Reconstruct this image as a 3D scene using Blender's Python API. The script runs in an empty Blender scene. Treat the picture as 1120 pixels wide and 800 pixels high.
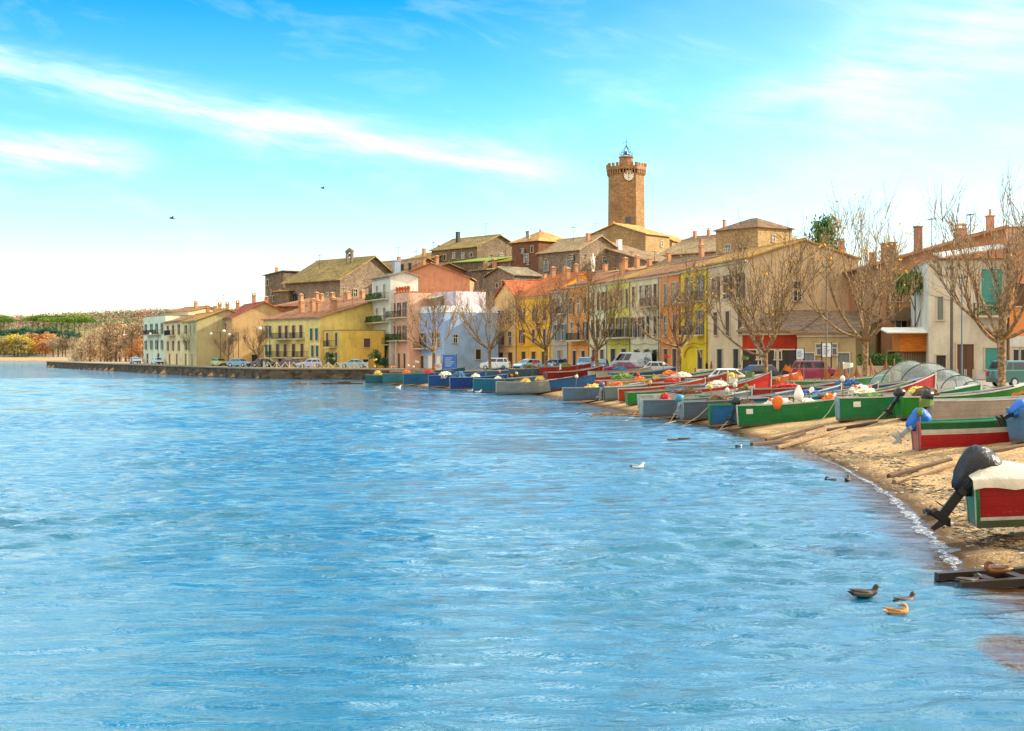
import bpy, bmesh, math, random
import numpy as np
from mathutils import Vector, Matrix, noise as mnoise
R = math.radians
random.seed(7)
S = bpy.context.scene
COL = S.collection

# ---------------------------------------------------------------- camera, sky, sun, exposure
CAMZ, HOR, F = 4.0, 386.0, 1500.0
cd = bpy.data.cameras.new('camera'); cam = bpy.data.objects.new('camera', cd); COL.objects.link(cam)
cam.location = (0, 0, CAMZ); cam.rotation_euler = (R(90), 0, 0)
cd.sensor_width = 36; cd.lens = 36*F/1120; cd.shift_y = -14/1120
cd.clip_start = 0.1; cd.clip_end = 8000
S.camera = cam
S.view_settings.view_transform = 'Standard'; S.view_settings.look = 'None'
S.view_settings.gamma = 1; S.view_settings.use_curve_mapping = False
S.view_settings.exposure = 0.97
SUN_EL, SUN_AZ = 27.0, 80.0      # azimuth clockwise from +Y (the view direction) towards +X
sd = bpy.data.lights.new('sun', 'SUN'); so = bpy.data.objects.new('sun', sd); COL.objects.link(so)
sd.energy = 5.0; sd.angle = R(0.6); sd.color = (1.0, 0.84, 0.62)
so.rotation_euler = (R(90-SUN_EL), 0, R(-SUN_AZ)+R(180)-R(0))
_d = Vector((math.sin(R(SUN_AZ))*math.cos(R(SUN_EL)), math.cos(R(SUN_AZ))*math.cos(R(SUN_EL)), math.sin(R(SUN_EL))))
so.rotation_euler = _d.to_track_quat('Z', 'Y').to_euler()
so.location = (60, 0, 60)

W = bpy.data.worlds.new('World'); S.world = W; W.use_nodes = True
nt = W.node_tree; N = nt.nodes; L = nt.links
for n in list(N): N.remove(n)
def wn(t, **k):
    n = N.new(t)
    for a, b in k.items(): setattr(n, a, b)
    return n
def wm(op, a, b=None, c=None, clamp=False):
    n = N.new('ShaderNodeMath'); n.operation = op; n.use_clamp = clamp
    for i, v in enumerate((a, b, c)):
        if v is None: continue
        if isinstance(v, (int, float)): n.inputs[i].default_value = v
        else: L.new(v, n.inputs[i])
    return n.outputs[0]
def wmix(f, a, b, blend='MIX'):
    n = N.new('ShaderNodeMix'); n.data_type = 'RGBA'; n.blend_type = blend
    for s, v in ((n.inputs[0], f), (n.inputs[6], a), (n.inputs[7], b)):
        if isinstance(v, (int, float)): s.default_value = v
        elif isinstance(v, tuple): s.default_value = (*v, 1)
        else: L.new(v, s)
    return n.outputs[2]
sky = wn('ShaderNodeTexSky', sky_type='NISHITA', sun_disc=False, sun_elevation=R(SUN_EL), sun_rotation=R(SUN_AZ))
sky.air_density = 1.0; sky.dust_density = 0.6; sky.ozone_density = 1.5
tc = wn('ShaderNodeTexCoord'); sp = wn('ShaderNodeSeparateXYZ'); L.new(tc.outputs['Generated'], sp.inputs[0])
X, Y, Z = sp.outputs
el = wm('ARCSINE', Z)                       # radians above the horizon
ramp = wn('ShaderNodeValToRGB'); cr = ramp.color_ramp
L.new(wm('DIVIDE', wm('MAXIMUM', el, 0.0), 0.6), ramp.inputs[0])
cr.elements[0].position = 0; cr.elements[0].color = (1.08, 1.04, 1.02, 1)
cr.elements[1].position = 1; cr.elements[1].color = (0.5, 0.7, 0.95, 1)
for p, c in ((0.10, (.92, 1.0, 1.0)), (0.2, (.62, .98, 1.02)), (0.30, (0.34, .86, 1.04)), (0.42, (0.03, 0.60, 1.03)), (0.52, (0.07, 0.52, 0.95)), (0.68, (0.16, 0.5, 0.85))):
    e = cr.elements.new(p); e.color = (*c, 1)
base = wmix(1.0, sky.outputs[0], ramp.outputs[0], 'MULTIPLY')
# wispy clouds: a long streak and softer patches
az = wm('ARCTAN2', X, Y)
cmb = wn('ShaderNodeCombineXYZ'); L.new(wm('MULTIPLY', az, 1.0), cmb.inputs[0]); L.new(wm('ADD', wm('MULTIPLY', el, 3.2), wm('MULTIPLY', az, 0.55)), cmb.inputs[1])
nz = wn('ShaderNodeTexNoise'); nz.inputs['Scale'].default_value = 9; nz.inputs['Detail'].default_value = 8; nz.inputs['Roughness'].default_value = 0.6; nz.inputs['Distortion'].default_value = 0.6
L.new(cmb.outputs[0], nz.inputs['Vector'])
cmb2 = wn('ShaderNodeCombineXYZ'); L.new(wm('MULTIPLY', az, 2.0), cmb2.inputs[0]); L.new(wm('ADD', wm('MULTIPLY', el, 14.0), wm('MULTIPLY', az, 2.0)), cmb2.inputs[1])
nf = wn('ShaderNodeTexNoise'); nf.inputs['Scale'].default_value = 5; nf.inputs['Detail'].default_value = 10; nf.inputs['Roughness'].default_value = 0.65
L.new(cmb2.outputs[0], nf.inputs['Vector'])
def band(a0, e0, slope, width, amin, amax):
    line = wm('ADD', wm('MULTIPLY', wm('SUBTRACT', az, a0), slope), e0)
    off = wm('SUBTRACT', wm('ADD', el, wm('MULTIPLY', wm('SUBTRACT', nz.outputs[0], 0.5), 0.035)), line)
    g = wm('POWER', 2.718, wm('MULTIPLY', wm('POWER', wm('ABSOLUTE', wm('DIVIDE', off, width)), 2.0), -1.0))
    m1 = wn('ShaderNodeMapRange'); m1.interpolation_type = 'SMOOTHSTEP'
    L.new(az, m1.inputs[0]); m1.inputs[1].default_value = amin; m1.inputs[2].default_value = amin+0.06
    m2 = wn('ShaderNodeMapRange'); m2.interpolation_type = 'SMOOTHSTEP'
    L.new(az, m2.inputs[0]); m2.inputs[1].default_value = amax; m2.inputs[2].default_value = amax-0.10
    return wm('MULTIPLY', g, wm('MULTIPLY', m1.outputs[0], m2.outputs[0]))
fine = wm('MULTIPLY', wm('SUBTRACT', nf.outputs[0], 0.30), 2.6, clamp=True)
b1 = wm('MULTIPLY', band(-0.35, 0.192, -0.155, 0.012, -0.8, 0.075), wm('MULTIPLY', fine, .7))
b2 = wm('MULTIPLY', band(-0.36, 0.137, 0.0, 0.010, -0.8, -0.23), wm('MULTIPLY', fine, 0.9))
b3 = wm('MULTIPLY', band(0.20, 0.182, 0.15, 0.012, 0.12, 0.30), wm('MULTIPLY', fine, 0.35))
b4 = wm('MULTIPLY', band(0.34, 0.235, 0.55, 0.05, 0.20, 0.9), wm('MULTIPLY', fine, 0.28))
soft = wm('MULTIPLY', wm('SUBTRACT', nz.outputs[0], 0.52), 0.5, clamp=True)
hz_ = wn('ShaderNodeMapRange'); hz_.interpolation_type = 'SMOOTHSTEP'; L.new(wm('ADD', az, wm('MULTIPLY', nz.outputs[0], 0.2)), hz_.inputs[0]); hz_.inputs[1].default_value = 0.0; hz_.inputs[2].default_value = 0.5
soft = wm('ADD', soft, wm('MULTIPLY', hz_.outputs[0], 0.24))
cl = wm('MINIMUM', wm('ADD', wm('ADD', wm('ADD', b1, b2), wm('ADD', b3, b4)), soft), 1.0)
final = wmix(cl, base, (6.6, 6.9, 7.0))
# unseen cloud patches above the frame, added so the ripples reflect bright flecks
hi = wn('ShaderNodeMapRange'); hi.interpolation_type = 'SMOOTHSTEP'; L.new(el, hi.inputs[0]); hi.inputs[1].default_value = 0.27; hi.inputs[2].default_value = 0.36
nh = wn('ShaderNodeTexNoise'); nh.inputs['Scale'].default_value = 7; nh.inputs['Detail'].default_value = 5; L.new(tc.outputs['Generated'], nh.inputs['Vector'])
mh = wn('ShaderNodeMapRange'); mh.interpolation_type = 'SMOOTHSTEP'; L.new(nh.outputs[0], mh.inputs[0]); mh.inputs[1].default_value = 0.42; mh.inputs[2].default_value = 0.58
final = wmix(wm('MULTIPLY', hi.outputs[0], mh.outputs[0]), final, (9.6, 11.9, 12.3))
# warm fill light added to the sky behind the camera for shaded facades
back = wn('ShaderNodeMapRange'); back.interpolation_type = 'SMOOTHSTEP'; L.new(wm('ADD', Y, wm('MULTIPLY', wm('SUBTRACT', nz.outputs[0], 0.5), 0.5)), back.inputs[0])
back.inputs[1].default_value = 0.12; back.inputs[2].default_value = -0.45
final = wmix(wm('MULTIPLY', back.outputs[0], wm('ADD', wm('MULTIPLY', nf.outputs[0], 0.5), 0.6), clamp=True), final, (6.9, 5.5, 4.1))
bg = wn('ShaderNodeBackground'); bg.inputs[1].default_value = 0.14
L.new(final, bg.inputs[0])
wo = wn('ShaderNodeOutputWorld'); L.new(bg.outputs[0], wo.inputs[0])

# ---------------------------------------------------------------- helpers
def lin(h):
    h = h.lstrip('#'); o = []
    for i in (0, 2, 4):
        c = int(h[i:i+2], 16)/255
        o.append(c/12.92 if c <= .04045 else ((c+.055)/1.055)**2.4)
    return tuple(o)
def at(u, D, z=0.0): return Vector(((u-560)/F*D, D, z))
def zat(v, D): return CAMZ+(HOR-v)/F*D

def obj(name, me, mat=None, parent=None, loc=None, rot=None):
    if isinstance(me, MB): me = me.mesh(name, mat)
    o = bpy.data.objects.new(name, me); COL.objects.link(o)
    if parent is not None: o.parent = parent
    if loc is not None: o.location = loc
    if rot is not None: o.rotation_euler = rot
    return o
def tag(o, label=None, cat=None, group=None, kind=None):
    if label: o['label'] = label
    if cat: o['category'] = cat
    if group: o['group'] = group
    if kind: o['kind'] = kind
    return o
def thing(name, label, cat, loc=(0, 0, 0), rz=0, group=None, ry=0):
    o = bpy.data.objects.new(name, None); COL.objects.link(o)
    o.location = loc; o.rotation_euler = (0, ry, rz); o.empty_display_size = .3
    return tag(o, label, cat, group)
def struct(o): o['kind'] = 'structure'; return o
def kids(o): return [c for c in o.children]
def copy_tree(o, parent=None):
    c = o.copy(); COL.objects.link(c)
    if parent is not None: c.parent = parent; c.matrix_parent_inverse = Matrix()
    for ch in kids(o): copy_tree(ch, c)
    return c
def dup(o, loc, rz, label, group=None, scale=None):
    c = copy_tree(o); c.location = loc; c.rotation_euler = (0, 0, rz); c['label'] = label
    if group: c['group'] = group
    if scale: c.scale = scale if hasattr(scale, '__len__') else (scale,)*3
    return c

class MB:
    """collects shapes into one mesh"""
    def __init__(s): s.v = []; s.f = []; s.uv = []; s.mi = []; s.cur = 0; s.sm = []; s.smooth = False
    def add(s, vs, fs, uvs=None):
        b = len(s.v); s.v += [tuple(p) for p in vs]
        for i, f in enumerate(fs):
            s.f.append(tuple(b+j for j in f)); s.mi.append(s.cur); s.sm.append(s.smooth)
            s.uv.append(uvs[i] if uvs else None)
        return s
    def box(s, c, d, rz=0, M=None):
        x, y, z = d[0]/2, d[1]/2, d[2]/2
        vs = [Vector((i*x, j*y, k*z)) for k in (-1, 1) for j in (-1, 1) for i in (-1, 1)]
        if rz: m = Matrix.Rotation(rz, 3, 'Z'); vs = [m@v for v in vs]
        if M is not None: vs = [M@v for v in vs]
        c = Vector(c); vs = [v+c for v in vs]
        return s.add(vs, [(0, 2, 3, 1), (4, 5, 7, 6), (0, 1, 5, 4), (2, 6, 7, 3), (0, 4, 6, 2), (1, 3, 7, 5)])
    def b2(s, lo, hi):
        return s.box([(a+b)/2 for a, b in zip(lo, hi)], [b-a for a, b in zip(lo, hi)])
    def quad(s, a, b, c, d): return s.add([a, b, c, d], [(0, 1, 2, 3)])
    def poly(s, pts): return s.add(pts, [tuple(range(len(pts)))])
    def prism(s, pts, z0, z1):
        n = len(pts); vs = [(p[0], p[1], z0) for p in pts]+[(p[0], p[1], z1) for p in pts]
        return s.add(vs, [tuple(reversed(range(n))), tuple(range(n, 2*n))]+[(i, (i+1) % n, n+(i+1) % n, n+i) for i in range(n)])
    def slab(s, a, b, c, d, t, um=None):
        """four corners of the top side (a-b eave, d-c ridge), thickness t downwards, uv in metres"""
        a, b, c, d = map(Vector, (a, b, c, d)); dn = Vector((0, 0, -t))
        wu = (b-a).length; hv = ((d+c)/2-(a+b)/2).length
        vs = [a, b, c, d, a+dn, b+dn, c+dn, d+dn]
        u = [(0, 0), (wu, 0), (wu, hv), (0, hv)]
        s.add(vs, [(0, 1, 2, 3), (7, 6, 5, 4), (0, 4, 5, 1), (1, 5, 6, 2), (2, 6, 7, 3), (3, 7, 4, 0)],
              [u, u, [(0, 0)]*4, [(0, 0)]*4, [(0, 0)]*4, [(0, 0)]*4]); return s
    def tube(s, pts, rad, n=6, cap=True):
        pts = [Vector(p) for p in pts]; k = len(pts)
        if isinstance(rad, (int, float)): rad = [rad]*k
        vs = []; prev = None
        for i, p in enumerate(pts):
            t = (pts[min(i+1, k-1)]-pts[max(i-1, 0)])
            if t.length < 1e-9: t = Vector((0, 0, 1))
            t.normalize()
            if prev is None:
                a = Vector((1, 0, 0)) if abs(t.x) < .9 else Vector((0, 1, 0)); u = t.cross(a).normalized()
            else:
                u = prev-t*prev.dot(t)
                u = u.normalized() if u.length > 1e-6 else t.orthogonal().normalized()
            prev = u; w = t.cross(u)
            for j in range(n):
                an = 2*math.pi*j/n; vs.append(p+(u*math.cos(an)+w*math.sin(an))*rad[i])
        fs = [(i*n+j, i*n+(j+1) % n, (i+1)*n+(j+1) % n, (i+1)*n+j) for i in range(k-1) for j in range(n)]
        if cap: fs += [tuple(reversed(range(n))), tuple(range((k-1)*n, k*n))]
        return s.add(vs, fs)
    def loft(s, rings, closed=True, cap0=True, cap1=True, wrap=False):
        n = len(rings[0]); vs = [p for r in rings for p in r]; k = len(rings); fs = []
        for i in range(k-1+(1 if wrap else 0)):
            for j in range(n if closed else n-1):
                a, b = i*n+j, i*n+(j+1) % n; c, d = ((i+1) % k)*n+(j+1) % n, ((i+1) % k)*n+j
                fs.append((a, b, c, d))
        if cap0: fs.append(tuple(reversed(range(n))))
        if cap1: fs.append(tuple(range((k-1)*n, k*n)))
        return s.add(vs, fs)
    def lathe(s, prof, c=(0, 0, 0), n=12):
        c = Vector(c)
        return s.loft([[c+Vector((r*math.cos(2*math.pi*j/n), r*math.sin(2*math.pi*j/n), z)) for j in range(n)] for r, z in prof])
    def ball(s, c, r, n=10, m=6, jit=0):
        c = Vector(c); r = Vector(r) if hasattr(r, '__len__') else Vector((r, r, r)); rings = []
        for i in range(m+1):
            ph = -math.pi/2+math.pi*i/m; ring = []
            for j in range(n):
                th = 2*math.pi*j/n
                q = Vector((math.cos(ph)*math.cos(th)*r.x, math.cos(ph)*math.sin(th)*r.y, math.sin(ph)*r.z))
                if jit and 0 < i < m: q *= 1+jit*mnoise.noise((c+q)*1.9/max(r))+jit*.5*random.uniform(-1, 1)
                ring.append(c+q)
            rings.append(ring)
        return s.loft(rings, cap0=False, cap1=False)
    def mesh(s, name='mesh', mats=None):
        me = bpy.data.meshes.new(name)
        me.from_pydata(s.v, [], s.f)
        if mats is not None:
            for m in (mats if isinstance(mats, (list, tuple)) else [mats]): me.materials.append(m)
        if any(u is not None for u in s.uv):
            ul = me.uv_layers.new(name='UVMap'); k = 0
            for f, u in zip(s.f, s.uv):
                for j in range(len(f)):
                    ul.data[k].uv = u[j] if u is not None and j < len(u) else (0, 0); k += 1
        me.polygons.foreach_set('material_index', s.mi)
        me.polygons.foreach_set('use_smooth', s.sm)
        me.update(); me.validate()
        return me
    def build(s, name, mat=None, parent=None, loc=None, rot=None): return obj(name, s, mat, parent, loc, rot)

# ---------------------------------------------------------------- materials
MATS = {}
class NT:
    def __init__(s, name):
        s.m = bpy.data.materials.new(name); s.m.use_nodes = True; s.t = s.m.node_tree
        s.b = s.t.nodes['Principled BSDF']; s.o = s.t.nodes['Material Output']
        s.tc = s.t.nodes.new('ShaderNodeTexCoord')
    def n(s, t, **k):
        n = s.t.nodes.new(t)
        for a, b in k.items():
            if a in n.bl_rna.properties: setattr(n, a, b)
            else: n.inputs[a.replace('_', ' ')].default_value = b
        return n
    def l(s, a, b): s.t.links.new(a, b)
    def geo(s):
        g = s.n('ShaderNodeNewGeometry'); return g.outputs['Position']
    def noise(s, vec, scale, detail=4, rough=.55, dist=0):
        n = s.n('ShaderNodeTexNoise'); n.inputs['Scale'].default_value = scale; n.inputs['Detail'].default_value = detail
        n.inputs['Roughness'].default_value = rough; n.inputs['Distortion'].default_value = dist
        if vec is not None: s.l(vec, n.inputs['Vector'])
        return n.outputs[0]
    def ramp(s, fac, stops):
        r = s.n('ShaderNodeValToRGB'); s.l(fac, r.inputs[0]); c = r.color_ramp
        c.elements[0].position = stops[0][0]; c.elements[0].color = (*stops[0][1], 1)
        c.elements[1].position = stops[-1][0]; c.elements[1].color = (*stops[-1][1], 1)
        for p, q in stops[1:-1]: c.elements.new(p).color = (*q, 1)
        return r.outputs[0]
    def mix(s, f, a, b, blend='MIX'):
        n = s.n('ShaderNodeMix'); n.data_type = 'RGBA'; n.blend_type = blend
        for k, v in ((n.inputs[0], f), (n.inputs[6], a), (n.inputs[7], b)):
            if isinstance(v, (int, float)): k.default_value = v
            elif isinstance(v, tuple): k.default_value = (*v, 1)
            else: s.l(v, k)
        return n.outputs[2]
    def math(s, op, a, b=None):
        n = s.n('ShaderNodeMath'); n.operation = op
        for i, v in enumerate((a, b)):
            if v is None: continue
            if isinstance(v, (int, float)): n.inputs[i].default_value = v
            else: s.l(v, n.inputs[i])
        return n.outputs[0]
    def mapping(s, vec, scale=(1, 1, 1), rot=(0, 0, 0)):
        n = s.n('ShaderNodeMapping'); n.inputs['Scale'].default_value = scale; n.inputs['Rotation'].default_value = rot
        s.l(vec, n.inputs[0]); return n.outputs[0]
    def bump(s, h, strength=.3, dist=.05, normal=None):
        n = s.n('ShaderNodeBump'); n.inputs['Strength'].default_value = strength; n.inputs['Distance'].default_value = dist
        s.l(h, n.inputs['Height'])
        if normal is not None: s.l(normal, n.inputs['Normal'])
        return n.outputs[0]
    def col(s, c):
        if isinstance(c, tuple): s.b.inputs['Base Color'].default_value = (*c, 1)
        else: s.l(c, s.b.inputs['Base Color'])
    def fin(s, rough=.8, metal=0, spec=None):
        s.b.inputs['Roughness'].default_value = rough; s.b.inputs['Metallic'].default_value = metal
        if spec is not None: s.b.inputs['Specular IOR Level'].default_value = spec
        return s.m
def mul(c, k): return tuple(min(1, x*k) for x in c)
def paint(h, rough=.5, var=.25, metal=0, spec=None):
    k = ('paint', h, rough, metal)
    if k in MATS: return MATS[k]
    c = lin(h); m = NT('paint'); v = m.tc.outputs['Object']
    n1 = m.noise(v, 2.3, 6, .65); 
    m.col(m.ramp(n1, [(.25, mul(c, 1-var)), (.55, c), (.8, mul(c, 1+var*.5))]))
    m.l(m.bump(m.noise(v, 14, 3), .12, .01), m.b.inputs['Normal'])
    MATS[k] = m.fin(rough, metal, spec); return MATS[k]
def plaster(h, dirt=.35):
    k = ('pl', h, dirt)
    if k in MATS: return MATS[k]
    c = lin(h); m = NT('plaster'); v = m.tc.outputs['Object']
    big = m.noise(v, .35, 5, .65, .4)
    streak = m.noise(m.mapping(v, (1.6, 1.6, .22)), 1.2, 5, .6)
    a = m.ramp(big, [(.3, mul(c, 1-dirt)), (.55, c), (.75, mul(c, 1.12))])
    warm = tuple(x*y for x, y in zip(c, (.62, .55, .45)))
    b = m.mix(m.ramp(streak, [(.5, (0, 0, 0)), (.75, (.55,)*3)]), a, warm)
    fine = m.noise(v, 3.5, 5, .7)
    b = m.mix(m.ramp(fine, [(.35, (0, 0, 0)), (.7, (.28,)*3)]), b, mul(c, .62))
    m.col(b); m.l(m.bump(m.noise(v, 7, 5, .7), .3, .03), m.b.inputs['Normal'])
    MATS[k] = m.fin(.92, 0, .2); return MATS[k]
def stone(h, h2=None, scale=1.0):
    k = ('st', h, h2)
    if k in MATS: return MATS[k]
    c = lin(h); c2 = lin(h2) if h2 else mul(c, .45); m = NT('stone'); v = m.tc.outputs['Object']
    vo = m.n('ShaderNodeTexVoronoi'); vo.inputs['Scale'].default_value = 2.4*scale; m.l(m.mapping(v, (1, 1, 1.8)), vo.inputs['Vector'])
    e = m.n('ShaderNodeTexVoronoi'); e.feature = 'DISTANCE_TO_EDGE'; e.inputs['Scale'].default_value = 2.4*scale; m.l(m.mapping(v, (1, 1, 1.8)), e.inputs['Vector'])
    bw = m.n('ShaderNodeSeparateColor'); m.l(vo.outputs['Color'], bw.inputs[0])
    a = m.ramp(bw.outputs[0], [(0, c2), (.5, mul(c, .85)), (1, mul(c, 1.25))])
    a = m.mix(m.ramp(m.noise(v, .4, 6, .7, .3), [(.35, (.0,)*3), (.68, (.75,)*3)]), a, mul(c2, 1.1))
    a = m.mix(m.ramp(e.outputs['Distance'], [(0, (.5,)*3), (.09, (0, 0, 0))]), a, mul(c, .5))
    m.col(a); m.l(m.bump(e.outputs['Distance'], .5, .06), m.b.inputs['Normal'])
    MATS[k] = m.fin(.95, 0, .15); return MATS[k]
def tiles(h, h2=None):
    k = ('ti', h, h2)
    if k in MATS: return MATS[k]
    c = lin(h); c2 = lin(h2) if h2 else mul(c, .5); m = NT('roof tiles'); v = m.tc.outputs['UV']
    w = m.n('ShaderNodeTexWave'); w.wave_type = 'BANDS'; w.bands_direction = 'X'; w.inputs['Scale'].default_value = 1.15
    w.inputs['Distortion'].default_value = .6; w.inputs['Detail'].default_value = 1; m.l(v, w.inputs['Vector'])
    w2 = m.n('ShaderNodeTexWave'); w2.wave_type = 'BANDS'; w2.bands_direction = 'Y'; w2.wave_profile = 'SAW'; w2.inputs['Scale'].default_value = .8; m.l(v, w2.inputs['Vector'])
    cell = m.n('ShaderNodeTexVoronoi'); cell.inputs['Scale'].default_value = 3.2; m.l(v, cell.inputs['Vector'])
    bw = m.n('ShaderNodeSeparateColor'); m.l(cell.outputs['Color'], bw.inputs[0])
    a = m.ramp(bw.outputs[0], [(0, c2), (.45, c), (1, mul(c, 1.35))])
    pos = m.geo()
    a = m.mix(m.ramp(m.noise(pos, .5, 5, .7), [(.42, (0, 0, 0)), (.65, (.8,)*3)]), a, c2)
    a = m.mix(m.math('MULTIPLY', w.outputs[0], .45), a, mul(c2, .6))
    m.col(a); m.l(m.bump(m.math('ADD', w.outputs[0], m.math('MULTIPLY', w2.outputs[0], .5)), .6, .06), m.b.inputs['Normal'])
    MATS[k] = m.fin(.9, 0, .2); return MATS[k]
def wood(h, rough=.75):
    k = ('wd', h)
    if k in MATS: return MATS[k]
    c = lin(h); m = NT('wood'); v = m.tc.outputs['Object']
    m.col(m.ramp(m.noise(m.mapping(v, (1, 8, 8)), 1.5, 5, .6), [(.3, mul(c, .5)), (.7, mul(c, 1.2))]))
    MATS[k] = m.fin(rough, 0, .3); return MATS[k]
def glass(h='#1b2a33', rough=.08):
    k = ('gl', h)
    if k in MATS: return MATS[k]
    m = NT('window glass'); m.col(lin(h)); MATS[k] = m.fin(rough, 0, .8); return MATS[k]
# ---------------------------------------------------------------- terrain and water
_px = [(1060, 625), (1050, 610), (1020, 580), (990, 550), (960, 530), (915, 507), (880, 494), (830, 480), (790, 467.5), (740, 459.5), (700, 455.5), (670, 447), (640, 440.5), (600, 433), (560, 429), (520, 427.5), (480, 424.5), (440, 421.5), (410, 419)]
SHORE = [(9, -60), (8.6, 18), (8.6, 22.7)]+[((u-560)/F*6000/(v-386), 6000/(v-386)) for u, v in _px]
Q0 = len(SHORE)                       # from here the quay: vertical wall
SHORE += [(-19.0, 203), (-21.5, 206), (-38.5, 210.5), (-80, 286), (-128, 378), (-126, 386),
          (-112, 420), (-150, 560), (-205, 662), (-262, 668), (-600, 690), (-3000, 900), (-4000, 5000), (5000, 5000), (5000, -60)]
SHA = np.array(SHORE, float)
def sdist(P):
    P = np.asarray(P, float); n = len(SHA); best = np.full(len(P), 1e12); seg = np.zeros(len(P), int); inside = np.zeros(len(P), bool)
    for i in range(n):
        a = SHA[i]; b = SHA[(i+1) % n]; ab = b-a
        t = np.clip(((P-a)@ab)/(ab@ab), 0, 1); d = np.hypot(*(P-(a+t[:, None]*ab)).T)
        m = d < best; best[m] = d[m]; seg[m] = i
        c = ((a[1] > P[:, 1]) != (b[1] > P[:, 1])) & (P[:, 0] < (b[0]-a[0])*(P[:, 1]-a[1])/(b[1]-a[1]+1e-12)+a[0])
        inside ^= c
    return np.where(inside, best, -best), seg
def ss(a, b, x): t = np.clip((x-a)/(b-a), 0, 1); return t*t*(3-2*t)
def height(P):
    P = np.asarray(P, float); d, seg = sdist(P); x, y = P[:, 0], P[:, 1]
    jig = .35*np.sin(x*1.3+y*.6)*np.sin(y*.9-x*.4)+.25*np.sin(x*3.1+y*2.3)
    db = d+jig*.5*(y < 70)
    quay = (seg >= Q0) & (seg <= Q0+4)
    beach = np.where(db < 0, db*.12, 1.95*(1-np.exp(-db*.115/1.2)))
    beach = np.where(y < 70, beach+.035*np.sin(x*2.1+1)*np.sin(y*1.7)*(db > .3), beach)
    h = np.where(quay, np.where(d < 0.6, -2.0, 1.6), beach)
    h = np.where(d < 0, np.minimum(h, -.02+d*.1), h)
    h = np.where(d < 0, np.maximum(h, -.02-(1-np.exp(-(((x-6.9)/1.3)**2+((y-18.0)/2.3)**2)**2))*1.5), h)   # sandbank at the lower right
    # the old town's hill
    line = ss(14, 50, d)
    hill = 19*np.exp(-(((x-18)/75)**2+((y-345)/85)**2))*ss(212, 262, y+.9*np.maximum(x-5, 0)*.3)
    hill += 9*np.exp(-(((x+45)/32)**2+((y-312)/42)**2))*ss(240, 285, y)
    h = h+hill*line
    # far hills across the bay and behind the town
    far = 46*ss(690, 1500, y)*(0.75+.25*np.sin(x*.0042+1.2)+.12*np.sin(x*.013))+3*ss(668, 760, y)
    far += 5*np.exp(-(((x+330)/160)**2+((y-1050)/200)**2))
    h = h+np.where(d > 0, far*ss(0, 60, d), 0)
    h = np.maximum(h, -4)
    return h
def H1(x, y): return float(height([(x, y)])[0])
def axis(parts):
    o = []
    for a, b, s in parts: o += list(np.arange(a, b-1e-6, s))
    return np.array(o+[parts[-1][1]])
xs = axis([(-4000, -800, 200), (-800, -200, 20), (-200, -20, 3), (-20, 4, 1.5), (4, 24, .35), (24, 60, 1.5), (60, 200, 10), (200, 4000, 200)])
ys = axis([(-60, 12, 4), (12, 72, .35), (72, 120, 1.0), (120, 230, 1.5), (230, 420, 3), (420, 660, 12), (660, 900, 8), (900, 1700, 25), (1700, 5000, 250)])
def grid(name, xs, ys, hz, mat, keep=None):
    XX, YY = np.meshgrid(xs, ys); P = np.stack([XX.ravel(), YY.ravel()], 1); z = hz(P)
    nx, ny = len(xs), len(ys); idx = np.arange(nx*ny).reshape(ny, nx)
    q = np.stack([idx[:-1, :-1], idx[:-1, 1:], idx[1:, 1:], idx[1:, :-1]], -1).reshape(-1, 4)
    if keep is not None:
        k = keep(P, z); q = q[k[q].any(1)]
    me = bpy.data.meshes.new(name); me.from_pydata(np.column_stack([P, z]).tolist(), [], q.tolist())
    me.polygons.foreach_set('use_smooth', [True]*len(me.polygons)); me.materials.append(mat); me.update()
    return obj(name, me), P
# ground material: sand and gravel near the water, paving, dry grass on the hills
m = NT('ground'); pos = m.geo()
sepz = m.n('ShaderNodeSeparateXYZ'); m.l(pos, sepz.inputs[0])
gr = m.noise(pos, 9, 6, .75); gr2 = m.noise(pos, .8, 4, .6, .4)
vor = m.n('ShaderNodeTexVoronoi'); vor.inputs['Scale'].default_value = 16; m.l(pos, vor.inputs['Vector'])
sand = m.ramp(gr, [(.28, lin('#4a3520')), (.45, lin('#a98252')), (.6, lin('#d8b478')), (.8, lin('#f2dca8'))])
sand = m.mix(m.ramp(gr2, [(.42, (0, 0, 0)), (.62, (.6,)*3)]), sand, lin('#6e5230'))
pc = m.n('ShaderNodeSeparateColor'); m.l(vor.outputs['Color'], pc.inputs[0])
sand = m.mix(m.ramp(pc.outputs[0], [(.72, (0, 0, 0)), (.8, (.7,)*3)]), sand, lin('#8b8378'))
wet = m.n('ShaderNodeMapRange'); m.l(sepz.outputs[2], wet.inputs[0]); wet.inputs[1].default_value = .03; wet.inputs[2].default_value = .16
sand = m.mix(wet.outputs[0], lin('#5a4228'), sand)
pav = m.ramp(m.noise(pos, 1.7, 6, .7), [(.3, lin('#6f675c')), (.7, lin('#a79c8b'))])
pv = m.n('ShaderNodeMapRange'); m.l(sepz.outputs[2], pv.inputs[0]); pv.inputs[1].default_value = 1.55; pv.inputs[2].default_value = 1.75
c1 = m.mix(pv.outputs[0], sand, pav)
gn = m.noise(pos, .02, 6, .7)
hillc = m.ramp(gn, [(.3, lin('#5c4a31')), (.42, lin('#8b6a44')), (.5, lin('#5d6a38')), (.6, lin('#a08050')), (.7, lin('#7b8a4a'))])
hv = m.n('ShaderNodeMapRange'); m.l(sepz.outputs[2], hv.inputs[0]); hv.inputs[1].default_value = 2.3; hv.inputs[2].default_value = 3.4
m.col(m.mix(hv.outputs[0], c1, hillc))
m.l(m.bump(m.math('ADD', gr, vor.outputs['Distance']), .8, .05), m.b.inputs['Normal'])
G_MAT = m.fin(.95, 0, .2)
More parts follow.
